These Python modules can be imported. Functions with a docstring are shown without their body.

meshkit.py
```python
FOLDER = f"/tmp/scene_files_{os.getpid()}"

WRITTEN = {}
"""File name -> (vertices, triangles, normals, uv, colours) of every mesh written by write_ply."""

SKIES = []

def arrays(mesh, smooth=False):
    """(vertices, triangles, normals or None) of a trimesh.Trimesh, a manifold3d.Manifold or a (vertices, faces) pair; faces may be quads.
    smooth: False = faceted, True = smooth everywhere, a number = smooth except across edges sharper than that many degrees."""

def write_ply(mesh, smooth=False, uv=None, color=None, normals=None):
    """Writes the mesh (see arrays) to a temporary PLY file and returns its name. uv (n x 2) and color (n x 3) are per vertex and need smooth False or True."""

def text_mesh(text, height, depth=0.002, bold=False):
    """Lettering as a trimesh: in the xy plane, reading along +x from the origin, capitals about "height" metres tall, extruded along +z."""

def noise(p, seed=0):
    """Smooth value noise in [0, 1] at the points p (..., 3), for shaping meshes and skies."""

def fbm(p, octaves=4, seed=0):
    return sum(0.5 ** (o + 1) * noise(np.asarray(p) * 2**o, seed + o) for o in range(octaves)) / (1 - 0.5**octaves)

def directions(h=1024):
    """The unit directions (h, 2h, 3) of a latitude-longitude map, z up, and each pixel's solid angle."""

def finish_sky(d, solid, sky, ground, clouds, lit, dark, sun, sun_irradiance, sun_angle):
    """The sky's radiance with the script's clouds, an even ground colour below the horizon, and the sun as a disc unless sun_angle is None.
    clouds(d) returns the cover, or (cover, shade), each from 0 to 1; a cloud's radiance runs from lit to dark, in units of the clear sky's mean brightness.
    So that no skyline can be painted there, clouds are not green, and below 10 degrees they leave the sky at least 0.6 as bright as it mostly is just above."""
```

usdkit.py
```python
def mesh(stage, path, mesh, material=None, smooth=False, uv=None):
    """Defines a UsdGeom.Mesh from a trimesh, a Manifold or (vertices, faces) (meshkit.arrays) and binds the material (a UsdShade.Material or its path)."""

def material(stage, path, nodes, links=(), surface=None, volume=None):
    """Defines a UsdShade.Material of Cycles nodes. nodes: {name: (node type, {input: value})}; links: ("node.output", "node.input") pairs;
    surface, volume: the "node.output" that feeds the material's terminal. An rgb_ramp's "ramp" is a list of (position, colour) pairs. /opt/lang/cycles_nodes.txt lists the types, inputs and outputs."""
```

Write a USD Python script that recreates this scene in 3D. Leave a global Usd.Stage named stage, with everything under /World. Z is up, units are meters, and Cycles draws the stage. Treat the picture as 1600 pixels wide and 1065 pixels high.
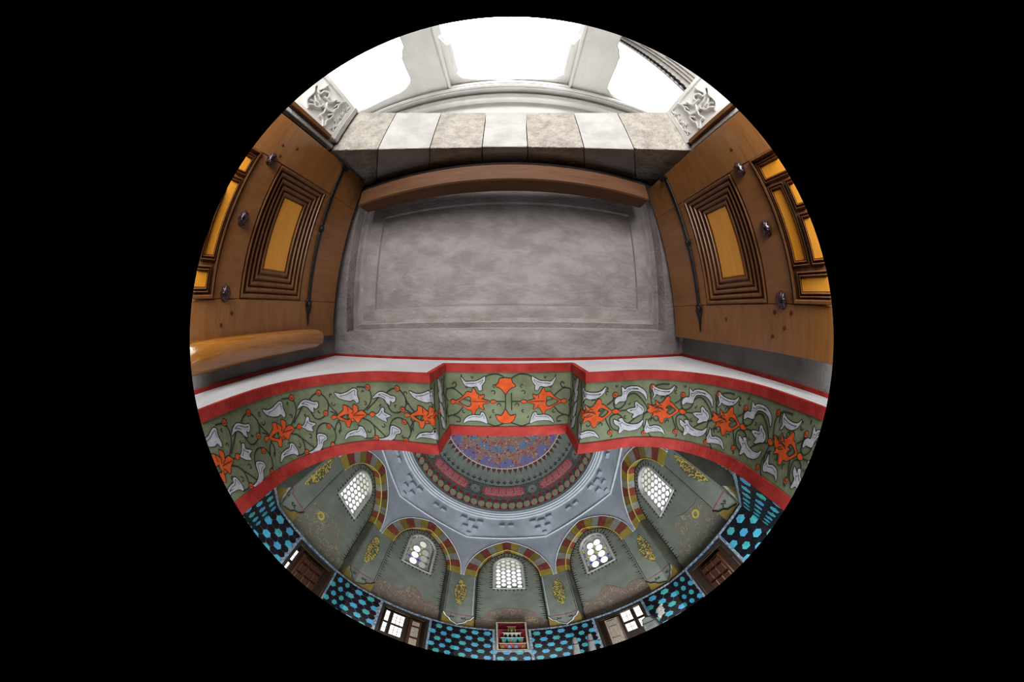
import math, random
import numpy as np
import shapely
import trimesh
from shapely.geometry import Polygon, LineString, Point, box as sbox
from shapely.ops import unary_union
from shapely import affinity
import usdkit
from pxr import Usd, UsdGeom, UsdLux, UsdShade, Sdf, Gf, Vt

stage = Usd.Stage.CreateInMemory()
UsdGeom.SetStageUpAxis(stage, 'Z')
UsdGeom.Xform.Define(stage, '/World')
RNG = np.random.default_rng(7)
random.seed(7)
PI = math.pi

# ---------------------------------------------------------------- camera
# The photograph is a 180 degree circular fisheye (8 mm, equal-area). The renderer has only a straight lens, so the
# place itself is built bent: every wall is laid out in plain metres first and then curved round the standpoint in the doorway
# (distances from it kept), which gives a bowl-shaped doorway and chamber with real depth. Nothing stands below the standpoint.
TILT = math.radians(4.8)
FWD = np.array([0, math.sin(TILT), math.cos(TILT)])
UPV = np.array([0, -math.cos(TILT), math.sin(TILT)])
RGT = np.array([1.0, 0, 0])
SIZE = 0.8                       # metres per layout unit
HALF = 503.0                     # radius of the image circle in pixels of the 1600 wide frame
FPX = HALF / (2 * math.sin(PI / 4))
cam = UsdGeom.Camera.Define(stage, '/World/camera')
cam.CreateHorizontalApertureAttr(36.0)
cam.CreateVerticalApertureAttr(36.0 * 1065 / 1600)
cam.CreateFocalLengthAttr(36.0 * FPX / 1600)
cam.CreateHorizontalApertureOffsetAttr(0.011)
cam.CreateVerticalApertureOffsetAttr(-0.079)
cam.CreateFStopAttr(0.0)
cam.CreateClippingRangeAttr((0.01, 1000.0))
cam.CreateExposureAttr(0.0)
_m = Gf.Matrix4d(1.0)
for _i, _v in enumerate((RGT, UPV, -FWD)):
    _m.SetRow3(_i, Gf.Vec3d(*[float(q) for q in _v]))
cam.AddTransformOp().Set(_m)


def bend(p):
    p = np.asarray(p, float)
    r = np.linalg.norm(p, axis=-1, keepdims=True)
    d = p / np.maximum(r, 1e-9)
    c = np.clip(d @ FWD, -1, 1)
    lat = d - c[..., None] * FWD
    l = np.linalg.norm(lat, axis=-1, keepdims=True)
    lat = lat / np.maximum(l, 1e-9)
    t = np.arctan(2 * np.sin(np.arccos(c) / 2))
    return SIZE * r * (np.sin(t)[..., None] * lat + np.cos(t)[..., None] * FWD)


# ---------------------------------------------------------------- light
def cam_space(x, y, z):
    return x * RGT + y * UPV + z * FWD


def rect_light(name, pos, target, w, h, watts, color):
    """Unseen fill lamp added behind the camera, standing in for daylight bounced off the ground."""
    l = UsdLux.RectLight.Define(stage, '/World/' + name)
    l.CreateWidthAttr(w)
    l.CreateHeightAttr(h)
    l.CreateIntensityAttr(watts)
    l.CreateColorAttr(Gf.Vec3f(*color))
    z = np.asarray(pos, float) - np.asarray(target, float)
    z /= np.linalg.norm(z)
    x = np.cross([0.3, 0.9, 0.1], z)
    x /= np.linalg.norm(x)
    y = np.cross(z, x)
    m = Gf.Matrix4d(1.0)
    for i, v in enumerate((x, y, z)):
        m.SetRow3(i, Gf.Vec3d(*[float(q) for q in v]))
    m.SetTranslateOnly(Gf.Vec3d(*[float(q) for q in pos]))
    l.AddTransformOp().Set(m)
    return l


SKY = 3.0
rect_light('porch_fill', cam_space(0, 3.0, -1.2), cam_space(0, 2.4, 2.4), 3.2, 1.6, 8.5, (1.0, 0.98, 0.96))
rect_light('court_fill', cam_space(-1.0, 10.0, -2.5), cam_space(6.3, 12.0, 9.6), 7.0, 5.0, 20.0, (1.0, 0.99, 0.97))  # unseen lamp added to brighten the wall across the court
rect_light('passage_fill', cam_space(0, 1.5, -1.3), cam_space(0, -0.3, 1.3), 2.4, 1.0, 6.4, (1.0, 0.97, 0.94))
rect_light('chamber_fill', cam_space(0, -3.2, -1.6), cam_space(0, -7.2, 4.4), 8.0, 3.0, 17.0, (0.95, 0.98, 1.0))

# ---------------------------------------------------------------- materials


def lin(c):
    if isinstance(c, str):
        c = [int(c[i:i + 2], 16) / 255 for i in (0, 2, 4)]
    c = np.asarray(c, float)
    return np.where(c < 0.04045, c / 12.92, ((c + 0.055) / 1.055) ** 2.4)


LOOKS = {}


def M(name, c1, c2=None, rough=0.6, scale=8.0, detail=4.0, bump=0.0, bscale=40.0, stretch=None, lo=0.35, hi=0.65, spec=0.15, metal=0.0, coat=0.0, c3=None, vor=None, distort=0.0, emit=None, tint=False, bdist=0.01):
    """A procedural surface: two (or three) colours mixed by noise over the place's own layout coordinates, with fine relief."""
    if name in LOOKS:
        return LOOKS[name]
    nodes = {'p': ('principled_bsdf', dict(roughness=rough, specular_ior_level=spec, metallic=metal, coat_weight=coat))}
    links = []
    nodes['rest'] = ('attribute', dict(attribute='rest'))
    nodes['map'] = ('mapping', dict(scale=stretch or (1, 1, 1)))
    links.append(('rest.vector', 'map.vector'))
    if tint:
        nodes['t'] = ('attribute', dict(attribute='tint'))
        nodes['n'] = ('noise_texture', dict(scale=scale, detail=detail))
        nodes['r'] = ('rgb_ramp', dict(ramp=[(0.3, (0.8, 0.8, 0.8)), (0.7, (1.08, 1.08, 1.08))]))
        nodes['mx'] = ('mix_color', dict(blend_type='multiply', fac=1.0))
        links += [('map.vector', 'n.vector'), ('n.fac', 'r.fac'), ('t.color', 'mx.a'), ('r.color', 'mx.b'), ('mx.result', 'p.base_color')]
    elif c2 is None:
        nodes['p'][1]['base_color'] = lin(c1)
    else:
        if vor:
            nodes['n'] = ('voronoi_texture', dict(scale=scale, randomness=vor, feature='f1'))
            out = 'n.distance'
        else:
            nodes['n'] = ('noise_texture', dict(scale=scale, detail=detail, roughness=0.62, distortion=distort))
            out = 'n.fac'
        stops = [(lo, lin(c1)), (hi, lin(c2))] if c3 is None else [(lo, lin(c1)), ((lo + hi) / 2, lin(c2)), (hi, lin(c3))]
        nodes['r'] = ('rgb_ramp', dict(ramp=stops))
        links += [('map.vector', 'n.vector'), (out, 'r.fac'), ('r.color', 'p.base_color')]
    if bump:
        nodes['bn'] = ('noise_texture', dict(scale=bscale, detail=3.0))
        nodes['b'] = ('bump', dict(strength=bump, distance=bdist))
        links += [('map.vector', 'bn.vector'), ('bn.fac', 'b.height'), ('b.normal', 'p.normal')]
    if emit:
        nodes['p'][1]['emission_color'] = lin(emit[0])
        nodes['p'][1]['emission_strength'] = emit[1]
    LOOKS[name] = usdkit.material(stage, '/World/Looks/' + name, nodes, links, surface='p.BSDF')
    return LOOKS[name]


def glow(name, color, strength):
    LOOKS[name] = usdkit.material(stage, '/World/Looks/' + name, {'e': ('emission', dict(color=lin(color), strength=strength))}, [], surface='e.emission')
    return LOOKS[name]


# ---------------------------------------------------------------- geometry kit
def soup(v, f):
    return np.asarray(v, float)[np.asarray(f, int)]


def quads(v, q):
    q = np.asarray(q, int)
    return soup(v, np.vstack([q[:, [0, 1, 2]], q[:, [0, 2, 3]]]))


def flat_normals(P):
    n = np.cross(P[:, 1] - P[:, 0], P[:, 2] - P[:, 0])
    l = np.linalg.norm(n, axis=1, keepdims=True)
    n = np.where(l > 1e-14, n / np.maximum(l, 1e-14), [0, 0, 1.0])
    return np.repeat(n[:, None], 3, 1)


def smooth_normals(P, angle=50):
    key = np.round(P.reshape(-1, 3), 5)
    _, inv = np.unique(key, axis=0, return_inverse=True)
    inv = inv.reshape(-1)
    fn = np.cross(P[:, 1] - P[:, 0], P[:, 2] - P[:, 0])
    fl = np.linalg.norm(fn, axis=1, keepdims=True)
    unit = fn / np.maximum(fl, 1e-14)
    acc = np.zeros((inv.max() + 1, 3))
    np.add.at(acc, inv, np.repeat(fn, 3, 0))
    out = acc[inv]
    out /= np.maximum(np.linalg.norm(out, axis=1, keepdims=True), 1e-14)
    own = np.repeat(unit, 3, 0)
    bad = (out * own).sum(1) < math.cos(math.radians(angle))
    out[bad] = own[bad]
    return out.reshape(-1, 3, 3)


def split(A, limit):
    """Splits every edge for which limit(edge ends) is true, keeping neighbours joined. A: (n, 3, k), positions first."""
    for _ in range(9):
        e = np.stack([limit(A[:, i, :3], A[:, (i + 1) % 3, :3]) for i in range(3)], 1)
        cnt = e.sum(1)
        if not cnt.any():
            break
        out = [A[cnt == 0]]
        mid = (A + np.roll(A, -1, 1)) / 2
        B, m = A[cnt == 3], mid[cnt == 3]
        out += [np.stack(x, 1) for x in ((B[:, 0], m[:, 0], m[:, 2]), (m[:, 0], B[:, 1], m[:, 1]), (m[:, 2], m[:, 1], B[:, 2]), (m[:, 0], m[:, 1], m[:, 2]))]
        for i in range(3):
            j, k = (i + 1) % 3, (i + 2) % 3
            s = (cnt == 1) & e[:, i]
            B, m = A[s], mid[s]
            out += [np.stack((B[:, i], m[:, i], B[:, k]), 1), np.stack((m[:, i], B[:, j], B[:, k]), 1)]
            s = (cnt == 2) & ~e[:, i]
            B, m = A[s], mid[s]
            out += [np.stack((B[:, k], m[:, k], m[:, j]), 1), np.stack((B[:, i], m[:, j], m[:, k]), 1), np.stack((B[:, i], B[:, j], m[:, j]), 1)]
        A = np.concatenate(out)
    return A


def clip_below(A, lim=0.0):
    """Cuts away what lies below the standpoint's own plane (nothing is built there)."""
    h = A[:, :, :3] @ FWD - lim
    n = (h > 0).sum(1)
    keep, out = A[n == 3], []
    for t, hh in zip(A[(n > 0) & (n < 3)], h[(n > 0) & (n < 3)]):
        poly = []
        for i in range(3):
            j = (i + 1) % 3
            if hh[i] > 0:
                poly.append(t[i])
            if (hh[i] > 0) != (hh[j] > 0):
                u = hh[i] / (hh[i] - hh[j])
                poly.append(t[i] + u * (t[j] - t[i]))
        out += [np.stack((poly[0], poly[i], poly[i + 1])) for i in range(1, len(poly) - 1)]
    return np.concatenate([keep, np.array(out)]) if out else keep


ANG = 0.05


def too_wide(a, b):
    d = np.minimum(np.linalg.norm(a, axis=1), np.linalg.norm(b, axis=1))
    return np.linalg.norm(a - b, axis=1) > ANG * np.maximum(d, 0.3)


class Build:
    """Collects triangles in layout coordinates; one Build becomes one Mesh."""

    def __init__(self):
        self.parts = []

    def add(self, P, smooth=False, tint=(1, 1, 1), fn=None, step=None):
        P = np.asarray(P, float)
        if fn is not None:
            if step:
                P = split(P, lambda a, b: np.linalg.norm(a - b, axis=1) > step)
            P = fn(P.reshape(-1, 3)).reshape(-1, 3, 3)
        N = smooth_normals(P) if smooth else flat_normals(P)
        T = np.broadcast_to(lin(tint) if isinstance(tint, str) else np.asarray(tint, float), P.shape)
        self.parts.append(np.concatenate([P, N, T], 2))
        return self

    def arrays(self):
        A = clip_below(np.concatenate(self.parts))
        if len(A) == 0:
            return None
        A = split(A, too_wide)
        p, n, t = A[:, :, :3].reshape(-1, 3), A[:, :, 3:6].reshape(-1, 3), A[:, :, 6:9].reshape(-1, 3)
        n = n / np.maximum(np.linalg.norm(n, axis=1, keepdims=True), 1e-12)
        key = np.round(np.concatenate([p, n * 0.2, t], 1), 4)
        _, first, inv = np.unique(key, axis=0, return_index=True, return_inverse=True)
        p, n, t, f = p[first], n[first], t[first], inv.reshape(-1, 3)
        f = f[(f[:, 0] != f[:, 1]) & (f[:, 1] != f[:, 2]) & (f[:, 0] != f[:, 2])]
        used, f = np.unique(f, return_inverse=True)
        f = f.reshape(-1, 3)
        p, n, t = p[used], n[used], t[used]
        a = np.cross(n, np.where(np.abs(n[:, :1]) > 0.7, [[0, 1.0, 0]], [[1.0, 0, 0]]))
        a /= np.maximum(np.linalg.norm(a, axis=1, keepdims=True), 1e-12)
        b = np.cross(n, a)
        q, h = bend(p), 1e-4
        nn = np.cross(bend(p + h * a) - q, bend(p + h * b) - q)
        nn /= np.maximum(np.linalg.norm(nn, axis=1, keepdims=True), 1e-15)
        return q, nn, t, f, p


USED = {}


def numbered(name, parent):
    k = (str(parent), name)
    USED[k] = USED.get(k, -1) + 1
    return name if USED[k] == 0 else f'{name}_{USED[k]:03d}'


class Thing:
    def __init__(self, name, label, cat=None, group=None, kind=None):
        self.meta = dict(label=label, category=cat, group=group, kind=kind)
        self.path = '/World/' + numbered(name, '/World')
        self.items = []

    def part(self, name, build, mat, label=None, kind=None, under=None):
        """Adds a part (or, under a part's handle, a sub-part). Returns a handle."""
        h = dict(name=name, build=build, mat=mat, label=label, kind=kind, under=under)
        self.items.append(h)
        return h

    def close(self):
        made = [(h, a) for h in self.items if (a := h['build'].arrays()) is not None and len(a[3])]
        if not made:
            return None
        pts = np.concatenate([a[0] for _, a in made])
        base = (pts.min(0) + pts.max(0)) / 2
        base[2] = pts[:, 2].min()
        single = len(made) == 1 and made[0][0].get('self')
        if not single:
            x = UsdGeom.Xform.Define(stage, self.path)
            x.AddTranslateOp().Set(Gf.Vec3d(*[float(v) for v in base]))
        root = None
        for h, (q, n, t, f, rest) in made:
            if single:
                path = self.path
            else:
                up = h['under']['path'] if h['under'] and h['under'].get('path') else self.path
                path = up + '/' + numbered(h['name'], up)
            h['path'] = path
            m = UsdGeom.Mesh.Define(stage, path)
            m.CreatePointsAttr(Vt.Vec3fArray.FromNumpy((q - base).astype(np.float32)))
            m.CreateFaceVertexCountsAttr(Vt.IntArray.FromNumpy(np.full(len(f), 3, np.int32)))
            m.CreateFaceVertexIndicesAttr(Vt.IntArray.FromNumpy(f.astype(np.int32).ravel()))
            m.CreateSubdivisionSchemeAttr('none')
            m.CreateNormalsAttr(Vt.Vec3fArray.FromNumpy(n.astype(np.float32)))
            m.SetNormalsInterpolation('vertex')
            pv = UsdGeom.PrimvarsAPI(m)
            pv.CreatePrimvar('rest', Sdf.ValueTypeNames.Vector3fArray, 'vertex').Set(Vt.Vec3fArray.FromNumpy(rest.astype(np.float32)))
            if np.abs(t - 1).max() > 1e-3:
                pv.CreatePrimvar('tint', Sdf.ValueTypeNames.Color3fArray, 'vertex').Set(Vt.Vec3fArray.FromNumpy(t.astype(np.float32)))
            UsdShade.MaterialBindingAPI.Apply(m.GetPrim()).Bind(h['mat'])
            if single:
                m.AddTranslateOp().Set(Gf.Vec3d(*[float(v) for v in base]))
            elif h['label']:
                m.GetPrim().SetCustomDataByKey('label', h['label'])
            if h['kind'] and not single:
                m.GetPrim().SetCustomDataByKey('kind', h['kind'])
        p = stage.GetPrimAtPath(self.path)
        for k, v in self.meta.items():
            if v:
                p.SetCustomDataByKey(k, v)
        return p


def one(name, build, mat, label, cat=None, group=None, kind=None):
    """A thing that is a single mesh."""
    t = Thing(name, label, cat, group, kind)
    t.part(name, build, mat)['self'] = True
    return t.close()


# shapes -----------------------------------------------------------------
def box(x0, x1, y0, y1, z0, z1, c=0.0):
    """A box with edges chamfered by c."""
    if c <= 0:
        v = np.array([(x, y, z) for x in (x0, x1) for y in (y0, y1) for z in (z0, z1)])
        return quads(v, [(0, 1, 3, 2), (4, 6, 7, 5), (0, 4, 5, 1), (2, 3, 7, 6), (0, 2, 6, 4), (1, 5, 7, 3)])
    lo, hi = np.array([x0, y0, z0]), np.array([x1, y1, z1])
    c = min(c, (hi - lo).min() * 0.45)
    pts = []
    for sx in (0, 1):
        for sy in (0, 1):
            for sz in (0, 1):
                s = np.array([sx, sy, sz])
                cor = np.where(s, hi, lo)
                ins = np.where(s, -c, c)
                for a in range(3):
                    o = ins.copy()
                    o[a] = 0
                    pts.append(cor + o)
    h = trimesh.convex.convex_hull(np.array(pts))
    return soup(h.vertices, h.faces)


def tri2(poly):
    """Triangles (n, 3, 2) of a shapely polygon or multipolygon."""
    out = []
    for g in getattr(poly, 'geoms', [poly]):
        if g.is_empty or g.geom_type != 'Polygon' or g.area < 1e-9:
            continue
        v, f = trimesh.creation.triangulate_polygon(g, engine='earcut')
        t = np.asarray(v)[np.asarray(f)]
        a = (t[:, 1, 0] - t[:, 0, 0]) * (t[:, 2, 1] - t[:, 0, 1]) - (t[:, 1, 1] - t[:, 0, 1]) * (t[:, 2, 0] - t[:, 0, 0])
        t[a < 0] = t[a < 0][:, ::-1]
        out.append(t)
    return np.concatenate(out) if out else np.zeros((0, 3, 2))


def slab(poly, h0, h1, bevel=0.0, back=False):
    """Extrudes a polygon in (a, b) from h0 to h1 as triangles in (a, b, h); the h1 face is the visible one."""
    out = []
    top = poly
    if bevel > 0:
        top = poly.buffer(-bevel, join_style=2)
        if top.is_empty or top.geom_type != poly.geom_type:
            top, bevel = poly, 0.0
    t = tri2(top)
    out.append(np.concatenate([t, np.full(t.shape[:2] + (1,), h1)], 2))
    if back:
        t = tri2(poly)[:, ::-1]
        out.append(np.concatenate([t, np.full(t.shape[:2] + (1,), h0)], 2))
    for g in getattr(poly, 'geoms', [poly]):
        if g.is_empty or g.geom_type != 'Polygon':
            continue
        for ring in [g.exterior, *g.interiors]:
            c = np.array(ring.coords)
            if (ring is g.exterior) != ring.is_ccw:
                c = c[::-1]
            z0, z1 = np.full(len(c), h0), np.full(len(c), h1 - bevel)
            a, b = np.c_[c, z0], np.c_[c, z1]
            out += [np.stack((a[:-1], a[1:], b[1:]), 1), np.stack((a[:-1], b[1:], b[:-1]), 1)]
    if bevel > 0:
        t = tri2(poly.difference(top))
        if len(t):
            far = shapely.distance(shapely.points(t.reshape(-1, 2)), top.boundary).reshape(-1, 3)
            out.append(np.concatenate([t, np.where(far < 1e-7, h1, h1 - bevel)[..., None]], 2))
    return np.concatenate(out)


def frame_ring(a0, a1, b0, b1, profile):
    """A mitred rectangular moulding: profile = [(inset, height), ...] from outside to inside, as triangles in (a, b, h)."""
    out = []
    rings = [np.array([(a0 + d, b0 + d, h), (a1 - d, b0 + d, h), (a1 - d, b1 - d, h), (a0 + d, b1 - d, h)]) for d, h in profile]
    for r, s in zip(rings[:-1], rings[1:]):
        for i in range(4):
            j = (i + 1) % 4
            out += [(r[i], r[j], s[j]), (r[i], s[j], s[i])]
    return np.array(out)


def tube(path, rad, n=8, closed=False, flat=1.0, caps=True):
    """A round bar along a path (m, 3); rad may vary."""
    path = np.asarray(path, float)
    rad = np.broadcast_to(np.asarray(rad, float), len(path))
    t = np.gradient(path, axis=0)
    if closed:
        t = np.roll(path, -1, 0) - np.roll(path, 1, 0)
    t /= np.maximum(np.linalg.norm(t, axis=1, keepdims=True), 1e-12)
    u = np.cross(t[0], [0.31, 0.2, 0.93])
    if np.linalg.norm(u) < 0.05:
        u = np.cross(t[0], [1.0, 0, 0])
    rings = []
    for k in range(len(path)):
        u = u - (u @ t[k]) * t[k]
        u /= np.linalg.norm(u)
        w = np.cross(t[k], u)
        a = np.arange(n) * 2 * PI / n
        rings.append(path[k] + rad[k] * (np.cos(a)[:, None] * u + flat * np.sin(a)[:, None] * w))
    R, out = np.array(rings), []
    m = len(path) if closed else len(path) - 1
    for k in range(m):
        a, b = R[k], R[(k + 1) % len(path)]
        a2, b2 = np.roll(a, -1, 0), np.roll(b, -1, 0)
        out += [np.stack((a, a2, b2), 1), np.stack((a, b2, b), 1)]
    if caps and not closed:
        for r, c, s in ((R[0], path[0], -1), (R[-1], path[-1], 1)):
            r2 = np.roll(r, -1, 0)
            cc = np.broadcast_to(c, r.shape)
            out.append(np.stack((cc, r, r2) if s > 0 else (cc, r2, r), 1))
    return np.concatenate(out)


def lathe(prof, n=24):
    """Turns [(radius, height), ...] round h: triangles in (a, b, h)."""
    a = np.arange(n) * 2 * PI / n
    R = np.array([[(r * math.cos(x), r * math.sin(x), h) for x in a] for r, h in prof])
    out = []
    for p, q in zip(R[:-1], R[1:]):
        p2, q2 = np.roll(p, -1, 0), np.roll(q, -1, 0)
        out += [np.stack((p, p2, q2), 1), np.stack((p, q2, q), 1)]
    out = np.concatenate(out)
    ar = np.linalg.norm(np.cross(out[:, 1] - out[:, 0], out[:, 2] - out[:, 0]), axis=1)
    return out[ar > 1e-12]


def curve(pts, n=6, closed=False):
    """A smooth curve through 2-D points (Catmull-Rom)."""
    p = np.asarray(pts, float)
    if closed:
        q = np.vstack([p[-1:], p, p[:2]])
    else:
        q = np.vstack([2 * p[:1] - p[1:2], p, 2 * p[-1:] - p[-2:-1]])
    out = []
    for i in range(1, len(q) - 2):
        for u in np.arange(n) / n:
            a, b, c, d = q[i - 1], q[i], q[i + 1], q[i + 2]
            out.append(0.5 * (2 * b + (c - a) * u + (2 * a - 5 * b + 4 * c - d) * u * u + (3 * b - a - 3 * c + d) * u ** 3))
    if not closed:
        out.append(p[-1])
    return np.array(out)


def blob(pts, n=4):
    g = Polygon(curve(pts, n, True)).buffer(0)
    return max(g.geoms, key=lambda x: x.area) if g.geom_type == 'MultiPolygon' else g


def stroke(pts, w, n=5, smooth=True):
    return LineString(curve(pts, n) if smooth else pts).buffer(w / 2, cap_style=1, quad_segs=3)


def shift(P, d):
    return np.asarray(P) + np.asarray(d)

# ================================================================ materials
m_plaster = M('grey_plaster', '7b7472', '8f8989', 0.85, 6.5, 14, 0.4, 34, stretch=(0.8, 1.3, 1), lo=0.38, hi=0.62, distort=0.3)
m_step_shade = M('step_shade_plaster', '6f6863', '8b8482', 0.9, 5, 10, 0.5, 40, lo=0.35, hi=0.65)  # browner grey for the coffer steps: their shade is put into the colour
m_beige = M('beige_frame', '7d7463', '928975', 0.8, 6)
m_white = M('white_plaster', 'a4a3a6', 'b3b2b4', 0.8, 3, 4, 0.15, 40)
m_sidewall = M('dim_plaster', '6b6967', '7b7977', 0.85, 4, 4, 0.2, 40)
m_red = M('red_paint', '7e1d19', '96302a', 0.65, 9, 5, 0.15, 60)
m_green = M('green_paint', '535942', '6c725a', 0.75, 8, 9, 0.2, 60, lo=0.34, hi=0.66)
m_orange = M('orange_paint', 'a83c12', 'b84e24', 0.7, 20, 3)
m_leaf = M('leaf_paint', '8b8c93', 'a2a3a9', 0.7, 30, 3)
m_black = M('black_paint', '1d211c', '2b2f28', 0.7, 30, 3)
m_tint = M('painted_tint', None, None, 0.7, 20, tint=True)
m_wood = M('walnut_wood', '7d4f26', '936336', 0.34, 3, 6, 0.05, 30, stretch=(3, 1, 7), lo=0.3, hi=0.7, distort=1.0, spec=0.5)
m_wood_rail = M('walnut_rail_wood', '794b24', '8d5d31', 0.34, 3, 6, 0.05, 30, stretch=(3, 7, 1), lo=0.3, hi=0.7, distort=1.0, spec=0.5)
m_mould = M('moulding_wood', '643c20', '7b5130', 0.3, 6, 4, stretch=(2, 1, 6), spec=0.6)
m_amber = M('honey_wood', 'dc8f20', 'eaa33a', 0.32, 2, 6, 0.03, 40, stretch=(3, 1, 6), lo=0.3, hi=0.7, distort=0.8, spec=0.5)
m_log = M('varnished_pine', '8c5420', 'aa7230', 0.22, 4, 6, 0.08, 30, stretch=(8, 8, 1), lo=0.3, hi=0.7, distort=1.2, spec=0.6, coat=0.6)
m_beam = M('oak_beam', '4e3321', '61422c', 0.6, 4, 6, 0.25, 40, stretch=(1, 8, 8), lo=0.3, hi=0.7, distort=0.6)
m_iron = M('wrought_iron', '1c1b1c', '2f2d2f', 0.42, 20, 3, 0.3, 40, spec=0.5, metal=0.6)
m_pewter = M('tarnished_silver', '3a3438', '6d686c', 0.3, 30, 3, metal=0.8)
m_felt = M('red_felt', '8a1738', None, 0.8)
m_peg = M('dark_peg', '4e2c14', '5c3619', 0.5, 20)
m_granite = M('rough_granite', '8c857d', 'b5afa6', 0.9, 9, 12, 0.8, 30, stretch=(1, 1, 1), lo=0.3, hi=0.62, bdist=0.03)
m_marble_stone = M('pale_stone', 'a3a19e', 'b9b7b4', 0.8, 5, 8, 0.4, 30)
m_marble = M('white_marble', 'd3d1cd', 'e6e5e2', 0.45, 2.5, 8, 0.05, 30, stretch=(1, 1, 0.5), lo=0.3, hi=0.6, distort=1.5)
m_porch = M('porch_marble', 'e2e0dc', 'efeeec', 0.5, 1.6, 8, 0.04, 20, stretch=(1, 1, 0.5), lo=0.3, hi=0.6, distort=1.5)
m_post = M('frame_post_wood', '5a381b', '6f4a29', 0.5, 6, 4, stretch=(6, 6, 1))
m_eave = M('eave_stone', 'cbc4be', 'd8d2cc', 0.8, 3)
m_dark = M('dark_metal', '2b2a2a', None, 0.6)
# chamber
m_spandrel = M('lavender_plaster', '98a0a9', 'a7adb5', 0.85, 1.2, 5, 0.12, 8)
m_facet = M('facet_plaster', '959da6', 'a3abb3', 0.85, 2, 4)
m_ridge = M('ridge_plaster', 'b4bac1', 'c4c9cd', 0.8, 3)
m_pier = M('sage_plaster', '646a62', '747a70', 0.85, 1.5, 6, 0.1, 8)
m_niche = M('olive_grey_plaster', '6a6f66', '7a7f75', 0.85, 1.4, 6, 0.1, 8)
m_reveal = M('reveal_plaster', '4a4a40', '5d5d52', 0.85, 2, 5)
m_leafborder = M('dark_leaf_paint', '26261f', '3a3a30', 0.8, 8)
m_vous = [M('red_stone', '6d3229', '83453a', 0.8, 4, 5), M('ochre_stone', '82702d', '9a8740', 0.8, 4, 5), M('grey_stone', '77766d', '8c8b83', 0.8, 4, 5), M('olive_stone', '6b5c2c', '80703b', 0.8, 4, 5)]
m_yellow = M('yellow_edge', 'b3a045', 'c6b35a', 0.7, 6)
m_arab = M('arabesque_paint', '5f443a', '8d786c', 0.8, 16, 3, c3='626c68', lo=0.38, hi=0.62, distort=2.5)
m_arab2 = M('teal_arabesque_paint', '5b5d54', '8a8272', 0.8, 18, 3, c3='596560', lo=0.38, hi=0.62, distort=2.5)
m_gold = M('gold_leaf', 'b39c44', 'd8c26c', 0.45, 20, metal=0.2)
m_ochre = M('ochre_plaster', '6d5a2c', '7d6a38', 0.8, 4)
m_tile_dark = M('black_tile', '07090d', '0f1218', 0.45, 6, 3, spec=0.10)
m_tile_dark2 = M('purple_black_tile', '0f0b10', '17121a', 0.45, 6, 3, spec=0.10)
m_tile_blue = [M('turquoise_tile', '2b7186', '3d8b9c', 0.42, 9, 4, spec=0.15), M('blue_tile', '2a6a8a', '3b809e', 0.42, 9, 4, spec=0.15), M('green_tile', '277072', '3b8786', 0.42, 9, 4, spec=0.15)]
m_grout = M('pink_grout', '7a625f', '917a7a', 0.9, 10)
m_tborder = M('blue_border_tile', '46596d', '76858f', 0.5, 9, 3, spec=0.15, lo=0.42, hi=0.58)
m_frame = M('window_plaster', 'a0a09f', 'b2b2b0', 0.8, 6)
m_darkwood = M('dark_window_wood', '1d1611', '2a2019', 0.5, 6, stretch=(4, 4, 1))
m_shutter = M('shutter_wood', '2b1810', '3a2216', 0.45, 6, stretch=(4, 4, 1))
m_shutter_grey = M('grey_shutter_wood', '6a5f55', '83776b', 0.5, 6, stretch=(4, 4, 1))
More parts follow.
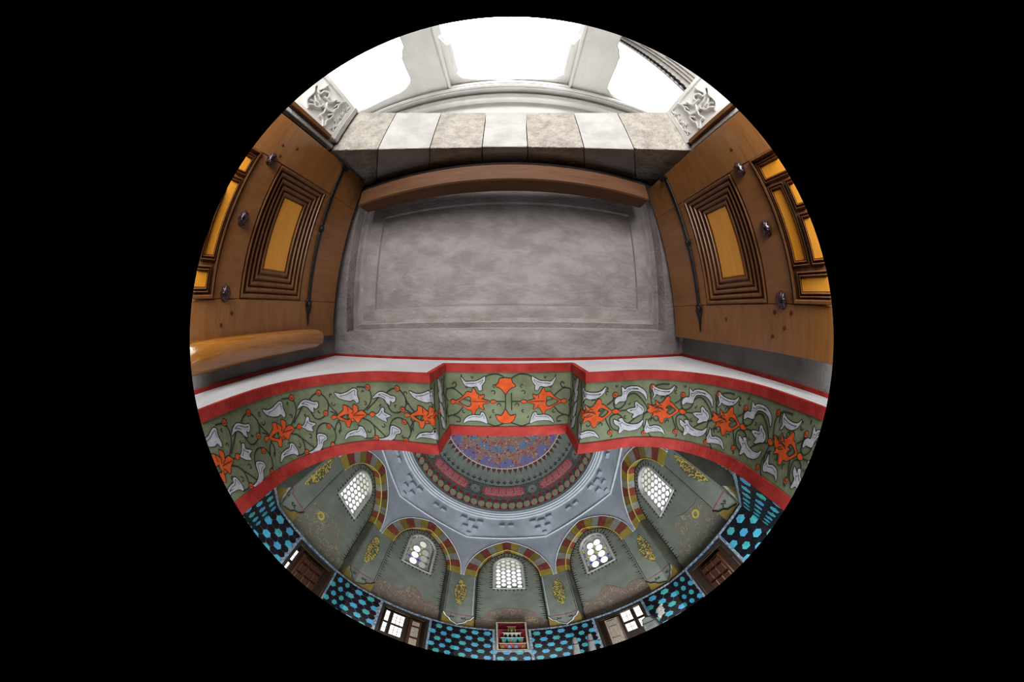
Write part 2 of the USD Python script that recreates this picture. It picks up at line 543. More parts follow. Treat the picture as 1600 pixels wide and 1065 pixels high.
m_brass = M('brass_rail', '857558', 'a08f6c', 0.3, 8, metal=0.7)
g_pane = glow('bright_glass', 'fdfcf6', 1.6)
g_cream = glow('cream_glass', 'eeeadb', 0.85)
g_dull = glow('dull_glass', 'c9c5b8', 0.62)
g_blue = glow('blue_glass', '3a35c8', 0.8)
g_green = glow('green_glass', '9ad02c', 0.8)
g_yellow = glow('yellow_glass', 'd8cf3a', 0.8)
g_red = glow('red_glass', '9a1520', 0.8)
g_sky = glow('bright_sky', 'fcfdff', SKY)
m_dgreen = M('dome_sage_paint', '687069', '767d77', 0.85, 2, 4)
m_dground = M('dome_foliage_paint', '3c3f3e', '646863', 0.85, 9, 3, lo=0.42, hi=0.58, distort=2)
m_medal = M('dome_medallion_paint', '4a5279', '9a6a52', 0.85, 4.5, 6, c3='7f8a8a', lo=0.36, hi=0.64, distort=2.5)
m_dred = M('dome_red_paint', '7e1a26', '93303a', 0.8, 8)
m_dscal = M('dome_scallop_paint', '918d74', 'a8a389', 0.8, 10)
m_dcart = M('cartouche_red_paint', '8e3f47', '9f505a', 0.8, 8)
m_dscript = M('script_pink_paint', 'b5837f', 'c39690', 0.7, 8)
m_dfin = M('dome_black_paint', '23272a', '30353a', 0.8, 8)
m_dpend = M('dome_brown_paint', '4c2b2c', '62413e', 0.8, 10)
m_dblue = M('dome_blue_paint', '4f6b8c', '6180a2', 0.8, 10)
m_dpurple = M('dome_purple_paint', '57578a', '77779e', 0.8, 14, 3, distort=2)
m_dwhite = M('dome_white_line', 'b3b7ba', 'c2c6c8', 0.8, 4)
m_almond = M('almond_paint', '50503f', '64634f', 0.8, 6)
m_patch = M('patch_pale', '6f6c69', 'a09c98', 0.9, 12, 5)
m_stonegrey = M('grey_marble', '4c4c4b', '60605e', 0.7, 6)

# ================================================================ sky, porch
H = 1.6                                       # soffit height over the standpoint
SW = (-1.66, 1.56)                            # passage walls

th = Thing('sky', 'bright white overcast sky seen through the three porch openings', 'sky', kind='structure')
s = trimesh.creation.icosphere(3, 90.0)
out = s.triangles_center[:, 1] < -6.0           # the sky over the court; the other way lie the walls of the building
th.part('sky_dome', Build().add(soup(s.vertices, s.faces[out][:, ::-1])), g_sky)['self'] = True
th.close()


def pointed(a0, a1, zs, za, n=14, c=None):
    """Outline points of a pointed arch from the right spring to the left spring."""
    mid, hw, r = (a0 + a1) / 2, (a1 - a0) / 2, za - zs
    c = (r * r - hw * hw) / (2 * hw)
    R = hw + c
    top = math.atan2(r, c)
    right = [(mid - c + R * math.cos(t), zs + R * math.sin(t)) for t in np.linspace(0, top, n)]
    return right + [(2 * mid - x, z) for x, z in right[::-1][1:]]


def porch_fn(y):
    return lambda q: np.c_[q[:, 0], y + q[:, 2], q[:, 1]]


def porch_arch(a0, a1, top, ear=True):
    """The arched porch opening: square shoulders rounded off, small corbels low down."""
    w = a1 - a0
    L = [(a0, -0.3), (a0, 0.62), (a0 + 0.04, 0.7), (a0 + 0.10, 0.9), (a0 + 0.11, 1.2)]
    q = [(a0 + 0.11 + 0.36 * (1 - math.cos(t)), top - 0.34 + 0.34 * math.sin(t) * 0.86) for t in np.linspace(0, PI / 2, 7)]
    q[-1] = (q[-1][0], top - 0.05)
    L += [(x, z) for x, z in q if z > 1.2] + [((a0 + a1) / 2 - 0.1, top)]
    return Polygon(L + [(a0 + a1 - x, z) for x, z in L[::-1]])


PY = -4.0
openings = [(-1.0, 0.95, 1.93), (-3.5, -1.5, 1.80), (1.47, 3.47, 2.03)]
wallp = sbox(-7, -0.4, 7, 3.4)
holes = [porch_arch(*o) for o in openings]
frame = sbox(-1.05, -0.4, 0.985, 2.0)
sideframes = [sbox(-3.56, -0.4, -1.42, 1.93), sbox(1.40, -0.4, 3.52, 2.06)]
th = Thing('wall_porch', 'white marble porch wall with three arched openings beyond the doorway', 'wall', kind='structure')
th.part('wall_face', Build().add(slab(wallp.difference(unary_union([frame])).difference(unary_union(holes[1:])), -0.3, 0.0, 0.02), fn=porch_fn(PY)), m_porch)
th.part('arch_plate', Build().add(slab(frame.buffer(0.02).difference(holes[0]), -0.3, -0.09, 0.03), fn=porch_fn(PY)), m_porch)
bar = Build()
bar.add(slab(frame.difference(frame.buffer(-0.045)).difference(sbox(-9, -1, 9, -0.1)), -0.08, 0.02, 0.015), fn=porch_fn(PY))
th.part('opening_frame', bar, m_porch)
for i, (z, d) in enumerate(((2.02, 0.07), (2.09, 0.05), (2.30, 0.10), (2.37, 0.16))):
    th.part('cornice_moulding', Build().add(tube([(-7, PY + d * 0.5, z), (7, PY + d * 0.5, z)], d * 0.55, 10), smooth=True), m_porch)
cove = [(PY + 0.05, 2.38), (PY + 0.16, 2.5), (PY + 0.42, 2.60), (PY + 0.9, 2.64), (-1.95, 2.66)]
cv = Build()
for (ya, za), (yb, zb) in zip(cove[:-1], cove[1:]):
    cv.add(quads([(-7, ya, za), (7, ya, za), (7, yb, zb), (-7, yb, zb)], [(0, 1, 2, 3)]))
th.part('cove_ceiling', cv, m_porch)
th.close()

# eave of the neighbouring roof, seen through the right-hand opening
th = Thing('neighbour_building', 'tiled eave and wall of the building across the court, through the right porch opening', 'building')
th.part('wall', Build().add(box(9.3, 16, -34, -9, -1, 2.86)), m_eave)
th.part('eave_board', Build().add(box(9.0, 16.5, -34, -8.5, 2.86, 3.0, 0.02)), m_eave)
for k in range(26):
    y = -13.0 - 0.62 * k
    th.part('cornice_band', Build().add(box(9.22, 9.4, -34, -9, 2.05 - 0.35 * k, 2.12 - 0.35 * k, 0.01)), m_eave) if k < 3 else None
    th.part('rafter_end', Build().add(box(8.85, 9.3, y, y + 0.26, 2.66, 2.85, 0.02)), m_dark)
for k in range(3):
    th.part('roof_course', Build().add(box(9.2 + 1.6 * k, 10.8 + 1.6 * k, -32, -8.5, 3.0 + 0.3 * k, 3.18 + 0.3 * k, 0.03)), m_eave)
th.close()

# ---------------------------------------------------------------- stone arch of the portal
AC, AR = -0.75, 2.2
th = Thing('portal_arch', 'flat segmental stone arch of alternating grey and white blocks over the doorway', 'arch')
cuts = np.radians([-41.5, -29.7, -17.7, -6.3, 3.4, 15.6, 27.0, 41.5])
for i in range(7):
    a0, a1 = cuts[i] + 0.0016, cuts[i + 1] - 0.0016
    inner = [(AR * math.sin(a), AC + AR * math.cos(a)) for a in np.linspace(a0, a1, 9)]
    outer = [(min(max((1.95 - AC) * math.tan(a), -1.74), 1.74), 1.95) for a in np.linspace(a1, a0, 9)]
    if i in (0, 6):
        outer = [(-1.9 if i == 0 else 1.9, 1.95)] + ([(-1.9, inner[0][1])] if i == 0 else [])
        outer = [(1.9, inner[-1][1]), (1.9, 1.95), (outer and (1.95 - AC) * math.tan(a0), 1.95)] if i == 6 else [((1.95 - AC) * math.tan(a1), 1.95), (-1.9, 1.95), (-1.9, inner[0][1])]
    poly = Polygon(inner + outer).buffer(0)
    dz = 0.004 * ((i * 37) % 3 - 1)
    P = slab(poly, -2.045, -1.45 + dz, 0.006, back=True)
    P = split(P, lambda a, b: np.linalg.norm(a - b, axis=1) > 0.09)
    th.part('voussoir', Build().add(P, fn=lambda q: np.c_[q[:, 0], q[:, 2], q[:, 1]]), m_granite if i % 2 == 0 else m_marble_stone, 'rough grey granite block' if i % 2 == 0 else 'smooth white stone block')
th.close()
one('wall_portal', Build().add(box(-1.9, 1.9, -1.46, 0.8, 1.86, 7.2)).add(box(-7, -1.9, -2.04, -1.6, -0.4, 3.2)).add(box(1.9, 7, -2.04, -1.6, -0.4, 3.2)).add(box(-1.9, 1.9, -2.04, -1.6, 1.95, 3.2)), m_marble_stone, 'stone wall of the portal above and beside the flat arch', 'wall', kind='structure')

# ---------------------------------------------------------------- marble jambs with carved scrolls, wooden frame posts
RELIEF = [[[-1.602,0.317],[-1.629,0.257],[-1.667,0.23],[-1.718,0.231],[-1.771,0.231],[-1.82,0.183],[-1.851,0.184],[-1.846,0.225],[-1.81,0.263],[-1.805,0.309],[-1.863,0.322],[-1.895,0.383],[-1.872,0.423],[-1.825,0.421],[-1.818,0.388]],[[-1.635,0.304],[-1.66,0.337],[-1.671,0.397],[-1.714,0.438],[-1.748,0.447],[-1.734,0.494],[-1.684,0.52],[-1.63,0.501],[-1.623,0.555],[-1.574,0.614],[-1.578,0.633]],[[-1.819,0.428],[-1.826,0.487],[-1.87,0.523],[-1.914,0.532],[-1.903,0.559],[-1.938,0.609],[-1.988,0.647]],[[-1.988,0.647],[-1.932,0.616],[-1.881,0.611],[-1.85,0.628],[-1.812,0.611],[-1.77,0.613],[-1.752,0.566],[-1.74,0.513],[-1.796,0.466]],[[-1.706,0.586],[-1.747,0.636],[-1.689,0.64],[-1.639,0.613],[-1.589,0.635]],[[-1.744,0.276],[-1.712,0.339],[-1.712,0.39]],[[-1.783,0.296],[-1.761,0.36],[-1.756,0.405]],[[-1.856,0.275],[-1.909,0.294],[-1.967,0.295]],[[-1.836,0.587],[-1.886,0.592]],[[-1.676,0.268],[-1.691,0.313],[-1.675,0.369]],[[-1.728,0.461],[-1.74,0.526],[-1.77,0.613]]]
for sgn, nm in ((-1, 'left'), (1, 'right')):
    X = -1.445 if sgn < 0 else 1.46

    def jf(q, X=X, sgn=sgn):
        return np.c_[X - sgn * q[:, 2], q[:, 0], q[:, 1]]
    th = Thing('marble_jamb', f'carved white marble jamb panel with scrollwork on the {nm} of the portal', 'jamb')
    ztop = 0.83 if sgn < 0 else 0.90
    body = th.part('slab', Build().add(slab(sbox(-2.045, -0.4, -1.545, ztop + 0.16), -0.4, 0.0, 0.01), fn=jf), m_marble)
    th.part('border', Build().add(frame_ring(-2.045, -1.545, -0.5, ztop, [(0, 0), (0.0, 0.012), (0.045, 0.012), (0.055, 0.0)]), fn=jf), m_marble)
    th.part('impost_band', Build().add(slab(sbox(-2.05, ztop, -1.54, ztop + 0.07), 0, 0.02, 0.006), fn=jf), m_marble_stone)
    dz = 0.0 if sgn < 0 else 0.03
    for k, line in enumerate(RELIEF):
        ln = [(a, b + dz) for a, b in line]
        st = stroke(ln, 0.02 if k < 5 else 0.014)
        th.part('carved_scroll', Build().add(slab(st.simplify(0.001), 0, 0.022, 0.004), fn=jf), m_marble)
    vine = [(-2.0 + 0.03 * i, ztop - 0.09 + 0.025 * math.sin(i * 1.3)) for i in range(15)]
    vb = slab(stroke(vine, 0.011), 0, 0.01, 0.003)
    lf = [vb] + [slab(affinity.translate(affinity.rotate(affinity.scale(Point(0, 0).buffer(0.013, quad_segs=3), 1.5, 0.8), 50 * i), x + 0.012, z + 0.02 * (-1) ** i), 0, 0.011, 0.003) for i, (x, z) in enumerate(vine)]
    th.part('carved_vine_border', Build().add(np.concatenate(lf), fn=jf), m_marble)
    th.close()
    th = Thing('frame_post', f'brown wooden door frame post beside the {nm} marble jamb', 'post')
    top = 0.78 if sgn < 0 else 0.86
    th.part('post', Build().add(slab(sbox(-1.545, -0.4, -1.50, top), -0.2, 0.03, 0.005), fn=jf), m_post)
    th.part('rebate_strip', Build().add(slab(sbox(-1.50, -0.4, -1.462, top + 0.1), -0.2, 0.0, 0.004), fn=jf), m_marble_stone, 'pale strip')
    th.part('back_post', Build().add(slab(sbox(-1.462, -0.4, -1.43, top + 0.04), -0.2, -0.01, 0.004), fn=jf), m_darkwood, 'dark strip in the door gap')
    th.close()

# ================================================================ passage
for nm, say, x0, x1 in (('wall_left', 'left', -7.0, SW[0]), ('wall_right', 'right', SW[1], 7.0)):
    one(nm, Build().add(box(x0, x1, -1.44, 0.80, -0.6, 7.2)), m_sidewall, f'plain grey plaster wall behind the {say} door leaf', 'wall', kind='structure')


def soffit_fn(q):
    return np.c_[q[:, 0], q[:, 1], H - q[:, 2]]


th = Thing('ceiling', 'grey plastered soffit of the doorway with a shallow moulded coffer', 'ceiling', kind='structure')
cx0, cx1, cy0, cy1 = -1.465, 1.315, -1.38, 0.072
plain = sbox(SW[0], -1.38, SW[1], 0.29).difference(sbox(cx0, cy0, cx1, cy1))
th.part('border', Build().add(slab(plain, -0.2, 0.0, 0.0), fn=soffit_fn), m_plaster)
# steps of the coffer, from its rim inwards: left, right, portal side, chamber side, height
steps = [(-1.465, 1.315, -1.38, 0.072, 0.0), (-1.458, 1.308, -1.375, 0.066, -0.10), (-1.452, 1.302, -1.37, 0.06, -0.112), (-1.40, 1.255, -1.31, 0.018, -0.106), (-1.392, 1.248, -1.30, 0.01, -0.118),
         (-1.36, 1.22, -1.25, -0.015, -0.14), (-1.26, 1.135, -1.10, -0.085, -0.155), (-1.225, 1.105, -1.02, -0.108, -0.158), (-1.218, 1.098, -1.01, -0.114, -0.176)]
for q, r in zip(steps[:-1], steps[1:]):
    A = np.array([(q[0], q[2], q[4]), (q[1], q[2], q[4]), (q[1], q[3], q[4]), (q[0], q[3], q[4])])
    C2 = np.array([(r[0], r[2], r[4]), (r[1], r[2], r[4]), (r[1], r[3], r[4]), (r[0], r[3], r[4])])
    th.part('coffer_moulding', Build().add(np.array([t for i in range(4) for t in ((A[i], A[(i + 1) % 4], C2[(i + 1) % 4]), (A[i], C2[(i + 1) % 4], C2[i]))]), fn=soffit_fn), m_step_shade if abs(q[4] - r[4]) > 0.015 else m_plaster)  # steep steps get the darker plaster with shade painted in
th.part('coffer_panel', Build().add(np.array([(C2[0], C2[1], C2[2]), (C2[0], C2[2], C2[3])]), fn=soffit_fn), m_plaster)
th.close()
th = Thing('lintel_beam', 'brown oak beam spanning the doorway between stone arch and grey soffit', 'beam')
P = box(-1.37, 1.18, -1.235, -1.06, 1.45, 1.64, 0.012)
th.part('beam', Build().add(P), m_beam)['self'] = True
th.close()

# ---------------------------------------------------------------- door leaves


def ring_profile(w, h, n, base=0.0):
    """n rounded ridges side by side, each w wide and h high."""
    out = []
    for i in range(n):
        for t in np.linspace(0.12, 0.88, 5):
            out.append((w * (i + t), base + h * math.sin(PI * t) ** 0.7))
        out.append((w * (i + 1), base + 0.002))
    return [(0.0, 0.0)] + out


def rosette(th, a, b, fn, r=0.05):
    base = []
    for t in np.linspace(0, 2 * PI, 65)[:-1]:
        rr = r * (0.88 + 0.12 * abs(math.cos(4 * t)))
        base.append((rr * math.cos(t), rr * math.sin(t)))
    prof = [(1.0, 0.0), (1.0, 0.008), (0.86, 0.017), (0.62, 0.024), (0.34, 0.028)]
    P = []
    B0 = np.array(base)
    for (k0, h0), (k1, h1) in zip(prof[:-1], prof[1:]):
        p, q = np.c_[B0 * k0, np.full(64, h0)], np.c_[B0 * k1, np.full(64, h1)]
        p2, q2 = np.roll(p, -1, 0), np.roll(q, -1, 0)
        P += [np.stack((p, p2, q2), 1), np.stack((p, q2, q), 1)]
    P = np.concatenate(P)
    h = th.part('rosette_stud', Build().add(shift(P, (a, b, 0)), smooth=True, fn=fn), m_pewter, 'pierced silver rosette stud')
    th.part('knob', Build().add(shift(lathe([(0.36 * r, 0.027), (0.34 * r, 0.036), (0.22 * r, 0.048), (0.08 * r, 0.056), (0.0, 0.058)], 14), (a, b, 0)), smooth=True, fn=fn), m_iron, under=h)
    for k in range(8):
        t = PI / 8 + k * PI / 4
        e = affinity.rotate(affinity.scale(Point(0, 0).buffer(0.085 * r, quad_segs=3), 1.35, 0.8), math.degrees(t))
        h0 = 0.0215
        th.part('felt_inset', Build().add(shift(slab(e, 0, 0.0035), (a + 0.7 * r * math.cos(t), b + 0.7 * r * math.sin(t), h0 - 0.002)), fn=fn), m_felt, under=h)


def inlay(th, a0, a1, b0, b1, fn, n=1, w=0.022, h=0.016):
    """A panel of honey wood inside nested dark mouldings."""
    pr = ring_profile(w, h, n)
    for i in range(n):
        lo, hi = i * w, (i + 1) * w
        sub = [(d, z) for d, z in pr if lo - 1e-9 <= d <= hi + 1e-9]
        th.part('panel_moulding', Build().add(frame_ring(a0, a1, b0, b1, sub), smooth=False, fn=fn), m_mould)
    d = n * w
    th.part('inlay_panel', Build().add(slab(sbox(a0 + d, b0 + d, a1 - d, b1 - d), 0, 0.006, 0.003), fn=fn), m_amber, 'honey coloured wood panel')


def door(side):
    Lf = side < 0
    m, x0 = (-0.11, -1.594) if Lf else (0.12, 1.42)
    n = np.array([1, -m, 0]) / math.hypot(1, m) * (1 if Lf else -1)

    def fn(q):
        return np.c_[x0 + m * q[:, 0], q[:, 0], q[:, 1]] + q[:, 2:3] * n
    th = Thing('door_1' if Lf else 'door_2', 'left open door leaf of walnut and honey inlay, its round meeting bar showing' if Lf else 'right open door leaf of walnut and honey inlay, no meeting bar', 'door', kind='structure')
    a0, a1 = (-1.41, 0.10) if Lf else (-1.265, 0.118)
    top = 1.535 if Lf else 1.575
    frame_a = ((-1.085, -0.192), (0.463, 1.08)) if Lf else ((-0.952, -0.145), (0.552, 1.147))
    rails = [(a0, frame_a[0][0], -0.6, top, 'stile'), (frame_a[0][1], a1, -0.6, top, 'stile'),
             (frame_a[0][0], frame_a[0][1], frame_a[1][1], top, 'rail'), (frame_a[0][0], frame_a[0][1], 0.215 if Lf else 0.335, frame_a[1][0], 'rail')]
    for u0, u1, v0, v1, nm in rails:
        th.part(nm, Build().add(slab(sbox(u0 + 0.001, v0, u1 - 0.001, v1), -0.07, 0.0, 0.004, back=True), fn=fn), m_wood if nm == 'stile' else m_wood_rail)
    th.part('back_board', Build().add(slab(sbox(a0, -0.6, a1, top), -0.075, -0.03), fn=fn), m_mould)
    # the big framed panel: steps of moulding down to the honey panel
    (p0, p1), (q0, q1) = frame_a
    ins = [(0.0, 0.0), (0.006, -0.012)]
    iu0, iu1, iv0, iv1 = (-0.89, -0.387, 0.66, 0.886) if Lf else (-0.779, -0.32, 0.736, 0.955)
    N = 5
    fr = np.linspace(0, 1, N + 1)

    def lerp(f):
        return p0 + (iu0 - p0) * f, p1 + (iu1 - p1) * f, q0 + (iv0 - q0) * f, q1 + (iv1 - q1) * f
    for i in range(N):
        prof = []
        for t in np.linspace(0.0, 1.0, 8):
            f = fr[i] + (fr[i + 1] - fr[i]) * t
            prof.append((f, -0.004 - 0.0045 * i - 0.012 + 0.024 * math.sin(PI * min(1, t * 1.02)) ** 0.8 if 0 < t < 1 else -0.018 - 0.0045 * (i + t)))
        R = []
        for f, h in prof:
            u0, u1, v0, v1 = lerp(f)
            R.append(np.array([(u0, v0, h), (u1, v0, h), (u1, v1, h), (u0, v1, h)]))
        P = np.array([t for r, s2 in zip(R[:-1], R[1:]) for k in range(4) for t in ((r[k], r[(k + 1) % 4], s2[(k + 1) % 4]), (r[k], s2[(k + 1) % 4], s2[k]))])
        th.part('panel_moulding', Build().add(P, fn=fn), m_mould)
    th.part('inlay_panel', Build().add(slab(sbox(iu0, iv0, iu1, iv1), -0.05, -0.02, 0.006), fn=fn), m_amber, 'honey coloured centre panel')
    # the lower field of small panels, cut off by the edge of what can be seen
    zt = 0.213 if Lf else 0.332
    for d, h, w in ((0, 0.012, 0.018),):
        th.part('field_moulding', Build().add(frame_ring(p0, p1, -0.7, zt, [(0, 0), (0.004, 0.014), (0.016, 0.014), (0.022, 0.0), (0.026, -0.02)]), fn=fn), m_mould)
    th.part('field_board', Build().add(slab(sbox(p0, -0.7, p1, zt), -0.05, -0.022), fn=fn), m_mould)
    sc = (p1 - p0) / 0.807

    def su(u):
        return p0 + (u + 0.952) * sc

    def fnl(q):
        return fn(np.c_[q[:, 0], q[:, 1], q[:, 2] - 0.022])
    for u0, u1, v0, v1 in ((-0.925, -0.785, -0.6, 0.305), (-0.77, -0.325, 0.155, 0.305), (-0.305, -0.172, -0.6, 0.285), (-0.77, -0.60, -0.6, 0.14), (-0.585, -0.325, -0.6, 0.14)):
        inlay(th, su(u0), su(u1), v0 + zt - 0.332, v1 + zt - 0.332, fnl, 2, 0.016, 0.02)
    # iron strap hinge with bosses and an arrow point
    z0, z1 = (1.15, 1.192) if Lf else (1.24, 1.238)
    e0 = a0 + 0.045
    w = 0.0205
    pts = [(e0, -w), (-0.80, -w), (-0.79, -0.027), (-0.775, -0.036), (-0.755, -0.027), (-0.74, -w), (-0.21, -w * 0.85), (-0.19, -0.034), (-0.15, -0.036), (-0.09, -0.014), (-0.005, -0.001)]
    if not Lf:
        pts = [(e0, -w)] + [(u + 0.145, v) for u, v in pts[1:6]] + [(-0.16, -w * 0.85), (-0.14, -0.034), (-0.10, -0.036), (-0.04, -0.014), (0.05, -0.001)]
    pts += [(u, -v) for u, v in pts[::-1]]
    sl = (z1 - z0) / 1.35
    hp = Polygon([(u, z0 + (u - e0) * sl + v) for u, v in pts])
    hh = th.part('strap_hinge', Build().add(slab(hp, 0, 0.012, 0.004), fn=fn), m_iron, 'black iron strap hinge')
    for u in ((-0.772, -0.17) if Lf else (-0.627, -0.12)):
        th.part('boss', Build().add(shift(lathe([(0.026, 0.01), (0.024, 0.02), (0.014, 0.029), (0.0, 0.032)], 14), (u, z0 + (u - e0) * sl, 0)), smooth=True, fn=fn), m_iron, under=hh)
    th.part('hinge_eye', Build().add(tube([(e0 - 0.01, z0 - 0.03, 0.012), (e0 - 0.01, z0 + 0.05, 0.012)], 0.02, 10), smooth=True, fn=fn), m_iron, under=hh)
    for u, v in (((-1.077, 0.335), (-0.655, 0.335), (-0.222, 0.325)) if Lf else ((-0.936, 0.45), (-0.55, 0.443), (-0.165, 0.433))):
        rosette(th, u, v, fn)
    pegs = ((-1.21, 0.36), (-1.13, 0.40), (-1.25, 0.52), (-0.05, 0.30), (-0.11, 0.40)) if Lf else ((-0.10, 0.50), (-0.02, 0.42), (-0.10, 0.36), (0.03, 0.52), (-0.05, 0.95), (-1.08, 0.42))
    for u, v in pegs:
        th.part('dowel_peg', Build().add(shift(lathe([(0.013, 0.0), (0.011, 0.003), (0.0, 0.004)], 10), (u, v, 0)), fn=fn), m_peg)
    if Lf:
        r8 = 0.085
        zz = [(-0.6, 1.0), (0.2, 1.0), (1.0, 0.98), (1.24, 0.94), (1.335, 0.72), (1.355, 0.5)]
        P = []
        n8 = 10
        an = np.arange(n8) * 2 * PI / n8 + 0.2
        R = [np.array([(0.10 + r8 * k * math.cos(x), z, 0.028 + 0.8 * r8 * k * math.sin(x)) for x in an]) for z, k in zz]
        for p, q in zip(R[:-1], R[1:]):
            p2, q2 = np.roll(p, -1, 0), np.roll(q, -1, 0)
            P += [np.stack((p, p2, q2), 1), np.stack((p, q2, q), 1)]
        c = np.broadcast_to(R[-1].mean(0), R[-1].shape)
        P.append(np.stack((R[-1], np.roll(R[-1], -1, 0), c), 1))
        th.part('meeting_bar', Build().add(np.concatenate(P), smooth=True, fn=fn), m_log, 'varnished faceted pine meeting bar')
    th.close()


door(-1)
door(1)

# ---------------------------------------------------------------- white face with the stepped arch, painted intrados
Y1, Y2 = 0.29, 0.80


def profile():
    L = [(-1.25, -0.6), (-1.25, 0.35)]
    L += [(-0.62 - 0.63 * math.cos(t), 0.35 + 0.78 * math.sin(t)) for t in np.radians(np.linspace(0, 90, 19)[1:])]
    L += [(-0.45, 1.14), (-0.44, 1.43), (0.40, 1.45), (0.41, 1.16), (0.66, 1.16)]
    L += [(0.66 + 0.63 * math.cos(t), 0.38 + 0.78 * math.sin(t)) for t in np.radians(np.linspace(90, 0, 19)[1:])]
    return np.array(L + [(1.30, -0.6)])


PR = profile()
SEG = np.r_[0, np.cumsum(np.hypot(*np.diff(PR, axis=0).T))] - 0.5          # arc length; 0 = left jamb 0.1 below the standpoint
arch_hole = Polygon(list(PR))
face = sbox(SW[0], -0.6, SW[1], H).difference(arch_hole)
one('wall_inner', Build().add(slab(face, 0.0, 0.0), fn=lambda q: np.c_[q[:, 0], Y1 + q[:, 2], q[:, 1]]), m_white, 'white plaster face around the stepped painted arch', 'wall', kind='structure')
th = Thing('trim_1', 'thin red painted line where white face meets soffit and side walls', 'painted line', kind='structure')
for P in (box(SW[0], SW[1], 0.272, 0.292, H - 0.016, H + 0.01), box(SW[0] - 0.01, SW[0] + 0.02, 0.268, 0.292, -0.6, H), box(SW[1] - 0.02, SW[1] + 0.01, 0.268, 0.292, -0.6, H)):
    th.part('painted_line', Build().add(P), m_red)
th.close()
_sn = np.arange(len(PR))


def intrados(q):
    """(arc length, depth, lift) to layout coordinates on the arch's under face."""
    s, v, h = q[:, 0], q[:, 1], q[:, 2]
    x, z = np.interp(s, SEG, PR[:, 0]), np.interp(s, SEG, PR[:, 1])
    i = np.clip(np.searchsorted(SEG, s) - 1, 0, len(PR) - 2)
    d = PR[i + 1] - PR[i]
    d = d / np.linalg.norm(d, axis=1, keepdims=True)
    return np.c_[x + h * d[:, 1], v, z - h * d[:, 0]]


UNIT = {"flower":[[0.061,0.545],[0.036,0.526],[0.007,0.507],[0.004,0.481],[-0.016,0.482],[-0.041,0.499],[-0.059,0.514],[-0.071,0.479],[-0.097,0.499],[-0.086,0.53],[-0.12,0.524],[-0.145,0.553],[-0.104,0.574],[-0.075,0.602],[-0.062,0.587],[-0.029,0.59],[-0.007,0.622],[0.009,0.613],[0.01,0.584],[0.041,0.569]],"heart":[[0.042,0.547],[0.01,0.533],[-0.026,0.534],[-0.024,0.553],[-0.03,0.573],[-0.007,0.579],[0.019,0.569]],"bulb":[[0.102,0.543],[0.081,0.532],[0.061,0.545],[0.089,0.556]],"bulb2":[[-0.169,0.55],[-0.188,0.536],[-0.208,0.551],[-0.183,0.564]],"leafB":[[0.045,0.392],[0.009,0.404],[-0.034,0.4],[-0.086,0.379],[-0.11,0.387],[-0.106,0.418],[-0.112,0.457],[-0.096,0.47],[-0.08,0.448],[-0.051,0.453],[-0.005,0.441],[0.026,0.423]],"leafC":[[0.049,0.705],[0.021,0.667],[-0.024,0.652],[-0.061,0.649],[-0.076,0.629],[-0.1,0.636],[-0.114,0.683],[-0.102,0.713],[-0.077,0.694],[-0.036,0.687],[0.009,0.686]],"leafA":[[-0.21,0.445],[-0.242,0.415],[-0.277,0.405],[-0.316,0.419],[-0.335,0.428],[-0.361,0.433],[-0.362,0.455],[-0.342,0.47],[-0.326,0.459],[-0.32,0.488],[-0.3,0.474],[-0.285,0.449],[-0.252,0.436]],"leafD":[[-0.192,0.725],[-0.228,0.721],[-0.277,0.695],[-0.297,0.636],[-0.32,0.628],[-0.357,0.647],[-0.358,0.675],[-0.328,0.685],[-0.308,0.716],[-0.267,0.741],[-0.23,0.747]],"trefoil":[[-0.208,0.555],[-0.233,0.541],[-0.261,0.506],[-0.275,0.515],[-0.271,0.537],[-0.311,0.56],[-0.278,0.574],[-0.278,0.6],[-0.245,0.588],[-0.221,0.569]],"dots":[[-0.186,0.376],[-0.384,0.38],[-0.403,0.51],[-0.177,0.717],[-0.388,0.724],[-0.399,0.594]],"vines":[[[-0.125,0.532],[-0.183,0.48],[-0.201,0.429],[-0.192,0.394],[-0.161,0.375],[-0.115,0.371]],[[-0.155,0.521],[-0.212,0.474],[-0.26,0.43]],[[-0.267,0.43],[-0.297,0.474],[-0.318,0.526],[-0.357,0.537],[-0.409,0.513],[-0.436,0.459],[-0.424,0.417],[-0.394,0.386],[-0.354,0.383],[-0.311,0.407]],[[-0.433,0.447],[-0.454,0.483],[-0.482,0.522]],[[-0.115,0.576],[-0.152,0.593],[-0.18,0.629],[-0.176,0.687],[-0.151,0.719],[-0.094,0.717]],[[-0.164,0.607],[-0.208,0.659],[-0.246,0.711]],[[-0.282,0.673],[-0.293,0.629],[-0.323,0.586],[-0.372,0.569],[-0.422,0.598],[-0.433,0.659],[-0.409,0.706],[-0.359,0.742]],[[-0.433,0.638],[-0.457,0.594],[-0.496,0.563]],[[-0.145,0.551],[-0.167,0.551]],[[0.062,0.569],[0.051,0.605],[0.075,0.657]],[[0.096,0.505],[0.056,0.53]]],"inner":[[[-0.062,0.514],[-0.047,0.537]],[[-0.086,0.53],[-0.06,0.543]],[[-0.05,0.55],[-0.131,0.552]],[[-0.062,0.587],[-0.046,0.566]],[[-0.026,0.59],[-0.034,0.57]],[[-0.026,0.483],[-0.024,0.521]],[[-0.025,0.537],[-0.006,0.553],[-0.012,0.576]],[[0.042,0.547],[0.006,0.546]]],"curls":[[-0.15,0.402],[-0.15,0.479],[0.07,0.457],[-0.256,0.494],[-0.074,0.629],[-0.136,0.663],[-0.358,0.491],[-0.343,0.684],[-0.242,0.63],[0.004,0.743],[0.064,0.645],[-0.283,0.763],[0.142,0.701],[0.072,0.407]]}
